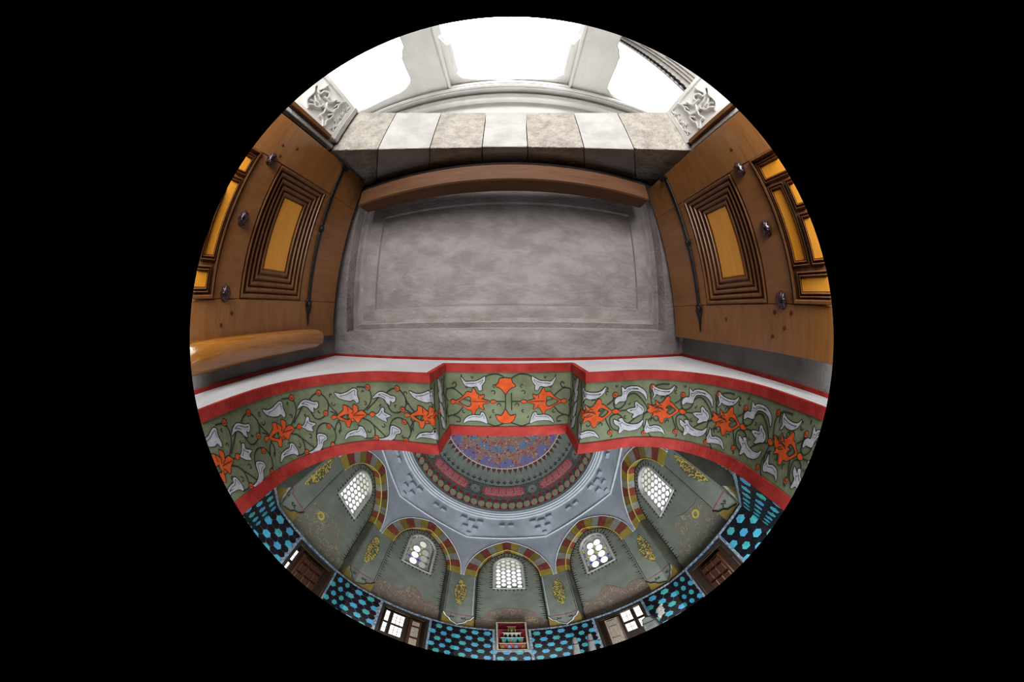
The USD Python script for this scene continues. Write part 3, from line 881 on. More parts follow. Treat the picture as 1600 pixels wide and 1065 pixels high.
UNIT_R = {"flower":[[0.051,0.528],[0.022,0.507],[-0.006,0.483],[-0.023,0.478],[-0.031,0.45],[-0.049,0.446],[-0.073,0.484],[-0.095,0.492],[-0.117,0.481],[-0.126,0.473],[-0.119,0.492],[-0.114,0.505],[-0.147,0.509],[-0.177,0.5],[-0.165,0.516],[-0.154,0.539],[-0.132,0.555],[-0.124,0.567],[-0.129,0.588],[-0.106,0.575],[-0.085,0.581],[-0.063,0.62],[-0.041,0.619],[-0.038,0.59],[-0.007,0.586],[0.019,0.564],[0.042,0.545]],"heart":[[0.036,0.528],[0.012,0.509],[-0.019,0.496],[-0.043,0.504],[-0.044,0.521],[-0.029,0.528],[-0.038,0.54],[-0.028,0.558],[-0.006,0.568],[0.018,0.553]],"bulb":[[0.055,0.532],[0.076,0.518],[0.109,0.537],[0.081,0.548]],"bulb2":[[0.307,0.539],[0.327,0.528],[0.356,0.546],[0.334,0.558]],"leafA":[[0.071,0.488],[0.063,0.459],[0.079,0.44],[0.109,0.432],[0.101,0.384],[0.105,0.38],[0.127,0.397],[0.137,0.387],[0.168,0.38],[0.217,0.384],[0.259,0.405],[0.284,0.436],[0.29,0.469],[0.264,0.437],[0.231,0.416],[0.188,0.409],[0.157,0.416],[0.145,0.439],[0.141,0.467],[0.114,0.471],[0.092,0.472]],"leafB":[[-0.152,0.458],[-0.144,0.435],[-0.16,0.402],[-0.159,0.377],[-0.142,0.387],[-0.105,0.399],[-0.064,0.402],[-0.031,0.394],[-0.009,0.373],[-0.013,0.399],[-0.035,0.424],[-0.067,0.438],[-0.108,0.438],[-0.128,0.43],[-0.136,0.449]],"leafC":[[-0.164,0.606],[-0.163,0.643],[-0.167,0.673],[-0.146,0.702],[-0.119,0.694],[-0.085,0.69],[-0.042,0.688],[-0.006,0.709],[-0.034,0.669],[-0.062,0.651],[-0.098,0.646],[-0.131,0.654],[-0.148,0.63]],"leafD":[[0.076,0.589],[0.089,0.621],[0.125,0.645],[0.129,0.689],[0.145,0.688],[0.162,0.671],[0.206,0.682],[0.256,0.674],[0.286,0.647],[0.29,0.608],[0.264,0.632],[0.222,0.637],[0.178,0.626],[0.15,0.607],[0.134,0.585],[0.111,0.59],[0.126,0.611],[0.101,0.6]],"trefoil":[[0.16,0.533],[0.191,0.523],[0.219,0.519],[0.21,0.492],[0.221,0.481],[0.246,0.5],[0.27,0.514],[0.284,0.538],[0.276,0.564],[0.251,0.572],[0.221,0.59],[0.207,0.584],[0.215,0.563],[0.188,0.552]],"dots":[[0.061,0.425],[0.318,0.386],[0.064,0.675],[0.317,0.702]],"vines":[[[0.065,0.442],[0.058,0.472],[0.066,0.501],[0.091,0.518],[0.117,0.514],[0.141,0.488],[0.147,0.453],[0.167,0.431],[0.199,0.427],[0.236,0.449],[0.278,0.49],[0.309,0.531]],[[0.127,0.677],[0.088,0.659],[0.059,0.624],[0.047,0.578],[0.063,0.558],[0.093,0.554],[0.123,0.569],[0.143,0.59]],[[0.017,0.574],[0.033,0.606],[0.059,0.647],[0.062,0.663]],[[0.191,0.628],[0.23,0.595],[0.269,0.57],[0.314,0.554]],[[0.345,0.524],[0.32,0.465],[0.316,0.414],[0.34,0.381],[0.384,0.367],[0.433,0.366]],[[0.363,0.584],[0.332,0.611],[0.327,0.658],[0.358,0.713],[0.407,0.753],[0.441,0.765]],[[-0.149,0.38],[-0.169,0.37],[-0.18,0.388],[-0.174,0.427]],[[-0.154,0.694],[-0.179,0.649],[-0.191,0.604],[-0.185,0.561],[-0.157,0.546]],[[0.113,0.535],[0.16,0.533]],[[0.016,0.485],[0.049,0.461],[0.055,0.438]]],"inner":[[[-0.094,0.506],[-0.114,0.511]],[[-0.044,0.521],[0.005,0.516]],[[-0.033,0.554],[-0.004,0.525]],[[-0.126,0.524],[-0.092,0.522],[-0.056,0.534]],[[-0.109,0.554],[-0.076,0.543]],[[-0.147,0.509],[-0.065,0.523]],[[-0.129,0.555],[-0.091,0.534]],[[-0.11,0.484],[-0.077,0.508]]],"curls":[[0.063,0.368],[0.009,0.407],[-0.072,0.461],[0.169,0.491],[0.16,0.578],[-0.009,0.615],[0.077,0.705],[0.371,0.494],[0.364,0.608],[0.003,0.384],[-0.096,0.606],[0.31,0.747],[0.179,0.401]]}
CROWN = {"flower":[[-0.361,0.549],[-0.328,0.528],[-0.304,0.507],[-0.288,0.487],[-0.273,0.475],[-0.247,0.479],[-0.232,0.448],[-0.211,0.486],[-0.186,0.501],[-0.165,0.493],[-0.168,0.512],[-0.18,0.524],[-0.126,0.543],[-0.175,0.563],[-0.168,0.6],[-0.193,0.588],[-0.216,0.597],[-0.241,0.643],[-0.254,0.61],[-0.288,0.599],[-0.309,0.579],[-0.339,0.564]],"heart":[[-0.346,0.549],[-0.313,0.523],[-0.274,0.503],[-0.253,0.51],[-0.247,0.529],[-0.254,0.543],[-0.246,0.557],[-0.257,0.582],[-0.279,0.59],[-0.317,0.572]],"bulb":[[-0.399,0.551],[-0.379,0.534],[-0.357,0.549],[-0.382,0.566]],"bulb2":[[-0.122,0.543],[-0.103,0.531],[-0.082,0.542],[-0.105,0.555]],"leafT":[[-0.312,0.374],[-0.284,0.404],[-0.256,0.403],[-0.212,0.399],[-0.175,0.38],[-0.153,0.368],[-0.157,0.402],[-0.176,0.428],[-0.176,0.458],[-0.196,0.462],[-0.21,0.436],[-0.249,0.44],[-0.286,0.43],[-0.303,0.404]],"leafBt":[[-0.316,0.714],[-0.306,0.684],[-0.284,0.661],[-0.253,0.647],[-0.218,0.646],[-0.196,0.646],[-0.187,0.625],[-0.17,0.628],[-0.156,0.662],[-0.148,0.708],[-0.18,0.696],[-0.217,0.689],[-0.263,0.69],[-0.291,0.696]],"lotusT":[[-0.019,0.379],[-0.055,0.383],[-0.062,0.409],[-0.083,0.431],[-0.055,0.442],[-0.041,0.454],[-0.02,0.484]],"lotusB":[[-0.021,0.604],[-0.036,0.635],[-0.051,0.652],[-0.085,0.644],[-0.073,0.677],[-0.052,0.699],[-0.022,0.705]],"vines":[[[-0.309,0.374],[-0.312,0.359]],[[-0.153,0.368],[-0.117,0.354],[-0.075,0.351],[-0.047,0.361],[-0.019,0.379]],[[-0.15,0.708],[-0.097,0.729],[-0.06,0.72],[-0.022,0.705]],[[-0.302,0.511],[-0.333,0.481],[-0.369,0.455],[-0.408,0.457],[-0.434,0.472],[-0.454,0.504],[-0.414,0.548]],[[-0.314,0.592],[-0.352,0.635],[-0.393,0.654],[-0.438,0.664],[-0.458,0.606],[-0.417,0.572]],[[-0.082,0.542],[-0.02,0.542]],[[-0.02,0.484],[-0.021,0.604]],[[-0.374,0.421],[-0.359,0.409],[-0.348,0.424],[-0.362,0.447],[-0.384,0.448]],[[-0.401,0.654],[-0.362,0.661],[-0.339,0.677],[-0.342,0.703],[-0.366,0.704]]]}
th = Thing('painted_arch', 'stepped flat arch whose green under face carries painted orange lotus flowers and white leaves', 'arch')


def strip(v0, v1, h):
    b = Build()
    c, nx = [], PR
    for k in range(len(PR) - 1):
        (xa, za), (xb, zb) = PR[k], PR[k + 1]
        b.add(quads([(xa, v0, za), (xb, v0, zb), (xb, v1, zb), (xa, v1, za)], [(0, 1, 2, 3)]))
    return b


def band(v0, v1, h):
    """A painted stripe following the profile, proud of it by h."""
    hole = arch_hole
    ring = hole.buffer(0.02).difference(hole.buffer(-h, join_style=2)).intersection(sbox(-3, -0.59, 3, 3))
    b = Build()
    b.add(slab(ring, v0, v1, back=True), fn=lambda q: np.c_[q[:, 0], q[:, 2], q[:, 1]])
    return b


th.part('under_face', strip(Y1, Y2, 0), m_green, 'sage green painted plaster')
th.part('near_border', band(Y1 - 0.006, Y1 + 0.048, 0.008), m_red, 'red border on the doorway side')
th.part('far_border', band(Y2 - 0.065, Y2 + 0.01, 0.008), m_red, 'red border on the chamber side')


def paint(name, poly, mat, h0=0.002, h1=0.005, label=None, tint=None, holes=None):
    b = Build()
    b.add(slab(poly, h0, h1), fn=intrados, step=0.03)
    return th.part(name, b, mat, label)


def place(pts, s0, mir):
    return [((s0 - a) if mir else (s0 + a), b) for a, b in pts]


def flower(U, s0, mir):
    fl, ht = blob(place(U['flower'], s0, mir), 3), blob(place(U['heart'], s0, mir))
    fl = fl.difference(ht.buffer(-0.004))
    hnd = paint('painted_lotus', fl, m_orange, 0.003, 0.0045, 'orange painted lotus')
    b = Build()
    b.add(slab(fl.buffer(0.0042), 0.001, 0.003), fn=intrados, step=0.03)
    th.part('outline', b, m_black, under=hnd)
    for nm in ('bulb', 'bulb2'):
        bl = blob(place(U[nm], s0, mir))
        h2 = paint('painted_bud', bl, m_orange, 0.003, 0.0045, 'orange painted bud')
        th.part('outline', Build().add(slab(bl.buffer(0.0035), 0.001, 0.003), fn=intrados, step=0.03), m_black, under=h2)


def leaf(pts, s0, mir):
    lf = blob(place(pts, s0, mir))
    hnd = paint('painted_leaf', lf, m_leaf, 0.003, 0.0045, 'white painted leaf')
    b = Build().add(slab(lf.buffer(0.0042), 0.001, 0.003), fn=intrados, step=0.03)
    # the inked veins: a line inside the edge and a row of ticks
    inner = lf.buffer(-0.012)
    c = lf.centroid
    g = inner.boundary.buffer(0.0013).intersection(sbox(c.x - 0.06, c.y - 0.2, c.x + 0.06, c.y + 0.004)) if not inner.is_empty else None
    if g is not None and not g.is_empty:
        b.add(slab(g.intersection(lf), 0.004, 0.0052), fn=intrados, step=0.03)
    th.part('outline', b, m_black, under=hnd)


def dot(s, v, r=0.017):
    d = Point(s, v).buffer(r, quad_segs=5)
    h2 = paint('painted_berry', d, m_orange, 0.003, 0.0045, 'orange painted berry')
    b = Build().add(slab(d.buffer(0.004), 0.001, 0.003), fn=intrados, step=0.03)
    b.add(slab(LineString(curve([(s - r * 0.2, v - r * 0.6), (s - r * 0.5, v), (s, v + r * 0.4), (s + r * 0.4, v)])).buffer(0.0018), 0.004, 0.0052), fn=intrados)
    th.part('outline', b, m_black, under=h2)


def vines(lines, s0, mir, w=0.0085, nm='painted_vine'):
    g = unary_union([stroke(place(l, s0, mir), w) for l in lines])
    paint(nm, g, m_black, 0.0008, 0.0028, 'black painted vine')


def inked(lines, s0, mir, w=0.004):
    g = unary_union([stroke(place(l, s0, mir), w) for l in lines])
    paint('inked_petal_lines', g, m_black, 0.0046, 0.0058, 'thin inked petal lines')['kind'] = 'stuff'


def curl(s, v, k):
    a, r = k * 1.9, 0.010 + 0.004 * (k % 3)
    return stroke([(s + r * math.cos(a + t) * (1 - t / 6), v + r * math.sin(a + t) * (1 - t / 6)) for t in np.linspace(0, 3.6, 6)], 0.0042)


s_keys = [(3.283, False), (3.763, False), (4.243, False), (4.765, False), (5.28, False), (1.649, True), (1.138, True), (0.60, True), (0.06, True), (-0.47, True)]


def clear(pts, s0):
    """Whether a drawn piece stays on the side face it belongs to (not across the step)."""
    ss = [a for a, b in pts]
    return max(ss) < 1.745 if s0 < 2.4 else min(ss) > 3.14


n_c = 0
for s0, mir in s_keys:
    U = UNIT if mir else UNIT_R
    if -0.4 < s0 < 5.2:
        flower(U, s0, mir)
    for nm in ('leafB', 'leafC', 'leafA', 'leafD', 'trefoil'):
        if clear(place(U[nm], s0, mir), s0) or (nm in ('leafB', 'leafC') and s0 in (1.649, 3.283)):
            leaf(U[nm], s0, mir)
    for d in U['dots']:
        a, b = place([d], s0, mir)[0]
        if clear([(a, b)], s0):
            dot(a, b, 0.0145)
    vl = [l for l in U['vines'] if clear(place(l, s0, mir), s0)]
    vines(vl, s0, mir, 0.0065)
    if -0.4 < s0 < 5.2:
        inked(U['inner'], s0, mir)
    g = []
    for k, c in enumerate(U['curls']):
        a, b = place([c], s0, mir)[0]
        if clear([(a, b)], s0):
            g.append(curl(a, b, k + n_c))
    n_c += 3
    if g:
        paint('painted_tendrils', unary_union(g), m_black, 0.0008, 0.0026)['kind'] = 'stuff'
S0 = 2.44
for mir in (False, True):
    flower(CROWN, S0, mir)
    leaf(CROWN['leafT'], S0, mir)
    leaf(CROWN['leafBt'], S0, mir)
    vines(CROWN['vines'], S0, mir, 0.0065)
    inked([[(-0.20, 0.50), (-0.2, 0.52)], [(-0.24, 0.543), (-0.14, 0.543)], [(-0.2, 0.585), (-0.2, 0.57)], [(-0.25, 0.543), (-0.3, 0.53)]], S0, mir)
    paint('painted_tendrils', unary_union([curl(S0 + (a if not mir else -a), b, k) for k, (a, b) in enumerate(((-0.24, 0.37), (-0.09, 0.43), (-0.10, 0.48), (-0.28, 0.44), (-0.10, 0.61), (-0.06, 0.57), (-0.13, 0.66), (-0.31, 0.62)))]), m_black, 0.0008, 0.0026)['kind'] = 'stuff'
for nm in ('lotusT', 'lotusB'):
    q = [(S0 + a, b) for a, b in CROWN[nm]]
    q += [(S0 + (S0 - 0.02 - a) - 0.02 + 0.0, b) for a, b in q[::-1][1:-1]]
    lp = Polygon([(a, b) for a, b in q]).buffer(0.002)
    h2 = paint('painted_lotus', lp, m_orange, 0.003, 0.0045, 'small orange painted lotus')
    th.part('outline', Build().add(slab(lp.buffer(0.005), 0.001, 0.003).copy(), fn=intrados, step=0.03), m_black, under=h2)
# the two risers of the step: white leaves and dense inked scrolls
for s0, sg in ((1.875, 1), (3.006, -1)):
    for dv, l in ((0.40, 0.11), (0.47, 0.09), (0.56, 0.12), (0.65, 0.11)):
        lf = blob([(s0 - 0.02 * sg, dv - l / 2), (s0 + 0.022 * sg, dv - 0.01), (s0 + 0.03 * sg, dv + l / 2), (s0 - 0.012 * sg, dv + 0.02)])
        hnd = paint('painted_leaf', lf, m_leaf, 0.003, 0.0045, 'white painted leaf')
        th.part('outline', Build().add(slab(lf.buffer(0.006), 0.001, 0.003), fn=intrados, step=0.03), m_black, under=hnd)
    g = [stroke([(s0 + 0.11 * sg, 0.36), (s0 + 0.08 * sg, 0.45), (s0 + 0.1 * sg, 0.55), (s0 + 0.07 * sg, 0.7)], 0.008), stroke([(s0 - 0.07 * sg, 0.36), (s0 - 0.1 * sg, 0.5), (s0 - 0.06 * sg, 0.6), (s0 - 0.09 * sg, 0.7)], 0.008)]
    g += [curl(s0 + sg * (0.06 + 0.03 * (k % 2)), 0.37 + 0.05 * k, k) for k in range(7)]
    paint('painted_vine', unary_union(g), m_black, 0.0008, 0.0026, 'black painted vine')
th.close()

# ================================================================ the domed chamber
CC, AP, YAW = np.array([-0.5, 5.81]), 4.911, -2.78
HW = AP * math.tan(PI / 8)
SIDE = {-3: 'near_left', -2: 'left', -1: 'far_left', 0: 'far', 1: 'far_right', 2: 'right', 3: 'near_right'}
SAY = {-3: 'near left', -2: 'left', -1: 'far left', 0: 'far', 1: 'far right', 2: 'right', 3: 'near right'}


def lean(p):
    """The old walls are slightly out of plumb below the ring."""
    f = np.clip(1 - p[:, 2:3] / 7.0, 0, 1.3)
    return p + f * np.array([0.30, -0.15, 0])


def wall_fn(k):
    ang = math.radians(90 + YAW - 45 * k)
    n = np.array([math.cos(ang), math.sin(ang), 0])
    t = np.array([n[1], -n[0], 0])
    p0 = np.array([CC[0], CC[1], 0]) + AP * n

    def fn(q):
        return lean(p0 + q[:, 0:1] * t + q[:, 1:2] * np.array([0, 0, 1.0]) - q[:, 2:3] * n)
    return fn


def arch_pts(hw, za, zs=4.3, n=48):
    p = np.array(pointed(-hw, hw, zs, za, n))
    return p


OUT, INN = arch_pts(1.95, 6.75), arch_pts(1.40, 6.16)
outer_poly = Polygon(list(OUT) + [(-1.95, 4.29), (1.95, 4.29)])
niche_poly = Polygon([(1.40, 1.085)] + list(INN) + [(-1.40, 1.085)])


def window_outline(hw, z0, zs, za):
    return Polygon([(hw, z0)] + pointed(-hw, hw, zs, za, 12) + [(-hw, z0)])


WIN_OUT, WIN_IN = window_outline(0.70, 3.66, 5.12, 5.82), window_outline(0.60, 3.76, 5.12, 5.70)
win_n = 0
for k in range(-3, 4):
    fn = wall_fn(k)
    th = Thing('wall_' + SIDE[k], f'{SAY[k]} wall of the domed chamber with its painted arched niche', 'wall', kind='structure')
    sp = sbox(-HW, 4.3, HW, 7.0).difference(outer_poly)
    th.part('spandrel', Build().add(slab(sp, -0.3, 0.0), fn=fn), m_spandrel, 'pale lavender grey plaster above the arch')
    n7 = 7
    cutt = np.r_[np.linspace(0, 0.93, n7 + 1), 1.0]
    m = len(OUT) // 2
    idx = np.linspace(0, 1, m + 1)

    def at(P, t):
        return np.array([np.interp(t, idx, P[:m + 1, 0]), np.interp(t, idx, P[:m + 1, 1])])
    order = [1, 0, 2, 3, 0, 2, 1]
    for sgn in (1, -1):
        for i in range(n7):
            ts = np.linspace(cutt[i] + 0.002, cutt[i + 1] - 0.002, 4)
            pl = [at(INN, t) * (sgn, 1) for t in ts] + [at(OUT, t) * (sgn, 1) for t in ts[::-1]]
            th.part('voussoir', Build().add(slab(Polygon(pl), -0.3, 0.012, 0.0), fn=fn), m_vous[order[i]])
    ts = np.linspace(cutt[n7] + 0.002, 1.0, 3)
    pl = [at(INN, t) for t in ts] + [at(INN, t) * (-1, 1) for t in ts[::-1][1:]]
    ql = [at(OUT, t) for t in ts] + [at(OUT, t) * (-1, 1) for t in ts[::-1][1:]]
    th.part('voussoir', Build().add(slab(Polygon(pl + ql[::-1]), -0.3, 0.012), fn=fn), m_vous[0])
    mort = Polygon(list(OUT * (0.985, 1) - (0, 0.03)) + list(INN[::-1] + (0, 0.02)) )
    th.part('mortar', Build().add(slab(mort.buffer(0), -0.2, -0.02), fn=fn), m_reveal, 'mortar behind the arch stones')
    o3 = np.c_[OUT, np.full(len(OUT), 0.02)]
    th.part('arch_ridge', Build().add(tube(o3, 0.026, 6), smooth=True, fn=fn), m_ridge, 'thin white ridge over the arch')
    i3 = np.c_[INN, np.full(len(INN), 0.01)]
    th.part('arch_edge', Build().add(tube(i3, 0.022, 6), smooth=True, fn=fn), m_yellow, 'thin yellow edge of the arch')
    th.part('ring_ridge', Build().add(tube([(-HW, 7.0, 0.02), (HW, 7.0, 0.02)], 0.055, 8), smooth=True, fn=fn), m_ridge, 'white ridge at the foot of the dome ring')
    for sgn in (1, -1):
        pier = Polygon([(sgn * 1.40, 1.72), (sgn * 1.52, 1.52), (sgn * 1.66, 1.44), (sgn * 1.74, 1.30), (sgn * 1.90, 1.22), (sgn * HW, 1.13), (sgn * HW, 4.3), (sgn * 1.40, 4.3)])
        ph = th.part('pier', Build().add(slab(pier, -0.3, 0.0), fn=fn), m_pier, 'sage grey painted pier')
        edge = [(sgn * 1.40, 1.72, 0.01), (sgn * 1.52, 1.52, 0.01), (sgn * 1.66, 1.44, 0.01), (sgn * 1.74, 1.30, 0.01), (sgn * 1.90, 1.22, 0.01), (sgn * HW, 1.13, 0.01)]
        th.part('bracket_edge', Build().add(tube(edge, 0.022, 6), fn=fn), m_ridge if (k, sgn) in ((0, 1), (0, -1), (-1, 1), (1, -1)) else m_leafborder, under=ph)
        th.part('bracket_line', Build().add(slab(sbox(min(sgn * 1.4, sgn * HW), 1.73, max(sgn * 1.4, sgn * HW), 1.76), 0, 0.006), fn=fn), m_dcart, under=ph)
        th.part('painted_border', Build().add(slab(sbox(min(sgn * 1.44, sgn * 1.46), 1.8, max(sgn * 1.44, sgn * 1.46), 4.25), 0, 0.005), fn=fn), m_ridge if k == 0 else m_leafborder, under=ph)
        th.part('pier_foot', Build().add(slab(Polygon([(sgn * 1.40, 1.08), (sgn * HW, 1.08), (sgn * HW, 1.2), (sgn * 1.40, 1.8)]), -0.3, -0.06), fn=fn), m_ochre, 'ochre plaster under the bracket')
        cl = [stroke([(sgn * (1.72 + 0.1 * j), 1.6 - 0.02 * j), (sgn * (1.77 + 0.1 * j), 1.55), (sgn * (1.7 + 0.1 * j), 1.5)], 0.035) for j in range(2)]
        th.part('bracket_scroll', Build().add(slab(unary_union(cl), 0, 0.006), fn=fn), m_leafborder, kind='stuff')
        # half of the gold almond that is folded round the corner
        al = Polygon([(sgn * HW, 2.32)] + [(sgn * (HW - 0.30 * math.sin(PI * t) ** 0.8), 2.32 + 1.7 * t) for t in np.linspace(0.04, 0.96, 14)] + [(sgn * HW, 4.02)]).buffer(0)
        ah = th.part('painted_almond', Build().add(slab(al, 0, 0.004), fn=fn), m_almond, 'almond-shaped painted medallion flecked with gold')
        fl = []
        for j in range(80):
            u, v = RNG.random(), 0.05 + 0.9 * RNG.random()
            x = HW - (0.27 * math.sin(PI * v) ** 0.8) * u
            r = 0.014 + 0.017 * RNG.random()
            fl.append(affinity.rotate(affinity.scale(Point(sgn * x, 2.32 + 1.7 * v).buffer(r, quad_segs=1), 1.0, 1.7), 90 * RNG.random()))
        th.part('gold_flecks', Build().add(slab(unary_union(fl).intersection(al), 0.004, 0.012), fn=fn), m_gold, kind='stuff', under=ah)
        rv = th.part('niche_reveal', Build().add(quads([(sgn * 1.397, 1.0, -0.31), (sgn * 1.397, 4.3, -0.31), (sgn * 1.397, 4.3, 0.003), (sgn * 1.397, 1.72, 0.003), (sgn * 1.397, 1.0, -0.05)], [(0, 1, 2, 3)]), fn=fn), m_reveal, 'dark painted edge of the niche')
    back = niche_poly.buffer(0.04)
    back = back.difference(WIN_OUT) if abs(k) < 3 else back
    bh = th.part('niche_back', Build().add(slab(back, -0.3, -0.3), fn=fn), m_niche, 'olive grey painted back of the niche')
    # toothed dark leaf border painted just inside the niche
    out2 = niche_poly.buffer(-0.0)
    ring = out2.difference(niche_poly.buffer(-0.05)).intersection(sbox(-3, 1.2, 3, 9))
    line = LineString([(1.36, 1.3)] + [tuple(q) for q in INN * (0.965, 1) - (0, 0.03)] + [(-1.36, 1.3)])
    teeth = []
    for j in range(int(line.length / 0.14)):
        p, q = np.array(line.interpolate(0.14 * j).coords[0]), np.array(line.interpolate(0.14 * j + 0.02).coords[0])
        d = (q - p) / max(np.linalg.norm(q - p), 1e-9)
        nrm = np.array([-d[1], d[0]])
        L = 0.11 + 0.06 * ((j * 7) % 3)
        teeth.append(Polygon([p - d * 0.03, p + d * 0.03, p + nrm * L + d * 0.03]))
    th.part('painted_leaf_border', Build().add(slab(unary_union(teeth + [ring]), -0.3, -0.294), fn=fn), m_leafborder, 'dark toothed leaf border', kind='stuff', under=bh)
    if abs(k) < 3:
        wl = LineString(list(WIN_OUT.buffer(0.03).exterior.coords))
        teeth = []
        for j in range(int(wl.length / 0.17)):
            p, q = np.array(wl.interpolate(0.17 * j).coords[0]), np.array(wl.interpolate(0.17 * j + 0.02).coords[0])
            d = (q - p) / max(np.linalg.norm(q - p), 1e-9)
            nrm = np.array([d[1], -d[0]])
            if np.linalg.norm(p + nrm * 0.1 - (0, 4.7)) < np.linalg.norm(p - (0, 4.7)):
                nrm = -nrm
            teeth.append(Polygon([p - d * 0.04, p + d * 0.04, p + nrm * (0.1 + 0.04 * (j % 2))]))
        th.part('painted_leaf_border', Build().add(slab(unary_union(teeth), -0.3, -0.294), fn=fn), m_leafborder, kind='stuff', under=bh)
    # arabesque field over the dado
    if abs(k) == 0:
        mound = Polygon([(-1.38, 1.0), (1.38, 1.0), (1.38, 1.62), (1.2, 1.7)] + [(1.05 * math.cos(t), 1.72 + 0.72 * math.sin(t) ** 0.8) for t in np.linspace(0.05, PI - 0.05, 16)] + [(-1.2, 1.7), (-1.38, 1.62)])
    elif abs(k) == 1:
        top = [(1.38, 1.75), (1.2, 2.1), (0.95, 2.2), (0.75, 2.0), (0.6, 2.15), (0.4, 2.45), (0.15, 2.62), (-0.1, 2.45), (-0.3, 2.2), (-0.5, 2.0), (-0.8, 2.15), (-1.1, 2.15), (-1.38, 1.85)]
        mound = Polygon([(-1.38, 1.0), (1.38, 1.0)] + [(x * -np.sign(k), z) for x, z in top][:: -int(np.sign(k)) or 1]).buffer(0)
    else:
        mound = Polygon([(-1.38, 1.0), (1.38, 1.0), (1.38, 1.7), (1.1, 1.75), (0.7, 2.3), (0.35, 2.9), (0.1, 3.05), (-0.3, 2.75), (-0.9, 2.6), (-1.38, 2.7)])
        if k > 0:
            mound = affinity.scale(mound, -1, 1, origin=(0, 0))
    if mound.geom_type != 'Polygon':
        mound = mound.convex_hull
    ab = m_arab if abs(k) < 2 else m_arab2
    mh = th.part('painted_arabesque', Build().add(slab(mound, -0.3, -0.292), fn=fn), ab, 'dense arabesque painted above the tiles')
    g = []
    for j in range(90):
        x, z = -1.3 + 2.6 * RNG.random(), 1.15 + 1.7 * RNG.random()
        if mound.buffer(-0.06).contains(Point(x, z)):
            a = RNG.random() * 6.3
            r = 0.05 + 0.05 * RNG.random()
            g.append(stroke([(x + r * math.cos(a + t) * (1 - t / 8), z + r * math.sin(a + t) * (1 - t / 8)) for t in np.linspace(0, 4.5, 6)], 0.018))
    th.part('arabesque_scrolls', Build().add(slab(unary_union(g), -0.292, -0.286), fn=fn), m_dscal, kind='stuff', under=mh)
    if abs(k) == 2:
        y = [affinity.translate(Point(0.62 * -np.sign(k) * -1, 2.35).buffer(0.17, quad_segs=3), 0, 0).difference(Point(0.62 * np.sign(k), 2.35).buffer(0.09, quad_segs=2))]
        th.part('painted_rosette', Build().add(slab(y[0], -0.29, -0.284), fn=fn), m_yellow, 'small yellow painted rosette')
    if k == 0:
        th.part('painted_line', Build().add(slab(sbox(-0.9, 1.66, 0.9, 1.70), -0.29, -0.285), fn=fn), m_yellow, 'yellow painted line')
    th.part('outer_masonry', Build().add(slab(sbox(-HW - 0.5, -1.6, HW + 0.5, 8.6), -0.75, -0.62, back=True), fn=fn), m_sidewall)
    th.part('dado_ledge', Build().add(quads([(-HW, 1.08, -0.32), (HW, 1.08, -0.32), (HW, 1.08, -0.01), (-HW, 1.08, -0.01)], [(0, 1, 2, 3)]), fn=fn), m_pier)
    if 0 < abs(k) < 3:
        b = Build().add(slab(sbox(-0.88, 0.94, 0.92, 1.08), -0.3, -0.012), fn=fn)
        for j in range(16):
            b.add(slab(sbox(-0.88 + 0.1125 * j + 0.004, 0.985, -0.88 + 0.1125 * (j + 1) - 0.004, 1.076), -0.012, 0.004), fn=fn)
        th.part('border_tiles', b, m_tborder, 'pale blue border tiles over the low window', kind='stuff')
    th.close()

    # -------- upper window
    if abs(k) < 3:
        win_n += 1
        kind_w = 'large oval and coloured glass' if abs(k) == 1 else 'round honeycomb glass'
        th = Thing(f'window_{win_n}', f'pointed plaster window of {kind_w} high in the {SAY[k]} wall niche', 'window', kind='structure')
        th.part('window_frame', Build().add(slab(WIN_OUT.difference(WIN_IN), -0.5, -0.27, 0.03), fn=fn), m_frame)
        th.part('lattice', Build().add(slab(WIN_IN.buffer(0.02), -0.5, -0.42), fn=fn), m_frame, 'pierced plaster lattice')
        inn = WIN_IN.buffer(-0.03)
        if abs(k) != 1:
            for c in range(-2, 3):
                for r in range(9):
                    x, z = c * 0.232, 3.86 + 0.262 * r - (0.131 if c % 2 else 0)
                    disc = Point(x, z).buffer(0.096, quad_segs=4).intersection(inn)
                    if disc.area > 0.009:
                        th.part('glass_roundel', Build().add(slab(disc, -0.42, -0.405), fn=fn), g_cream if z > 5.0 else g_pane)
        else:
            s = -np.sign(k)
            big = [(-0.2 * s, 4.02, 0), (-0.2 * s, 4.42, 0), (-0.2 * s, 4.82, 0), (0.02 * s, 5.26, 1), (0.24 * s, 4.02, 2), (0.24 * s, 4.42, 2), (0.24 * s, 4.82, 2)]
            if k == 1:
                big = [(x, z, 0) for x, z, _ in big]
            if k == 1:
                big.append((0.2, 5.16, 0))
                big[3] = (-0.16, 5.18, 0)
            for x, z, c in big:
                th.part('glass_roundel', Build().add(slab(affinity.scale(Point(x, z).buffer(0.17, quad_segs=5), 1.0, 1.08), -0.42, -0.40), fn=fn), (g_pane, g_cream, g_dull)[c])
            rim = unary_union([affinity.scale(Point(x, z).buffer(0.185, quad_segs=5), 1, 1.08).difference(affinity.scale(Point(x, z).buffer(0.168, quad_segs=5), 1, 1.08)) for x, z, c in big])
            th.part('plaster_rims', Build().add(slab(rim, -0.42, -0.385), fn=fn), m_frame, kind='stuff')
            strip = WIN_IN.buffer(-0.06)
            th.part('inner_border', Build().add(slab(strip.difference(strip.buffer(-0.03)), -0.42, -0.385), fn=fn), m_frame)
            cols = [g_blue, g_green, g_yellow, g_blue, g_red, g_green]
            wl = LineString(list(WIN_IN.buffer(-0.03).exterior.coords))
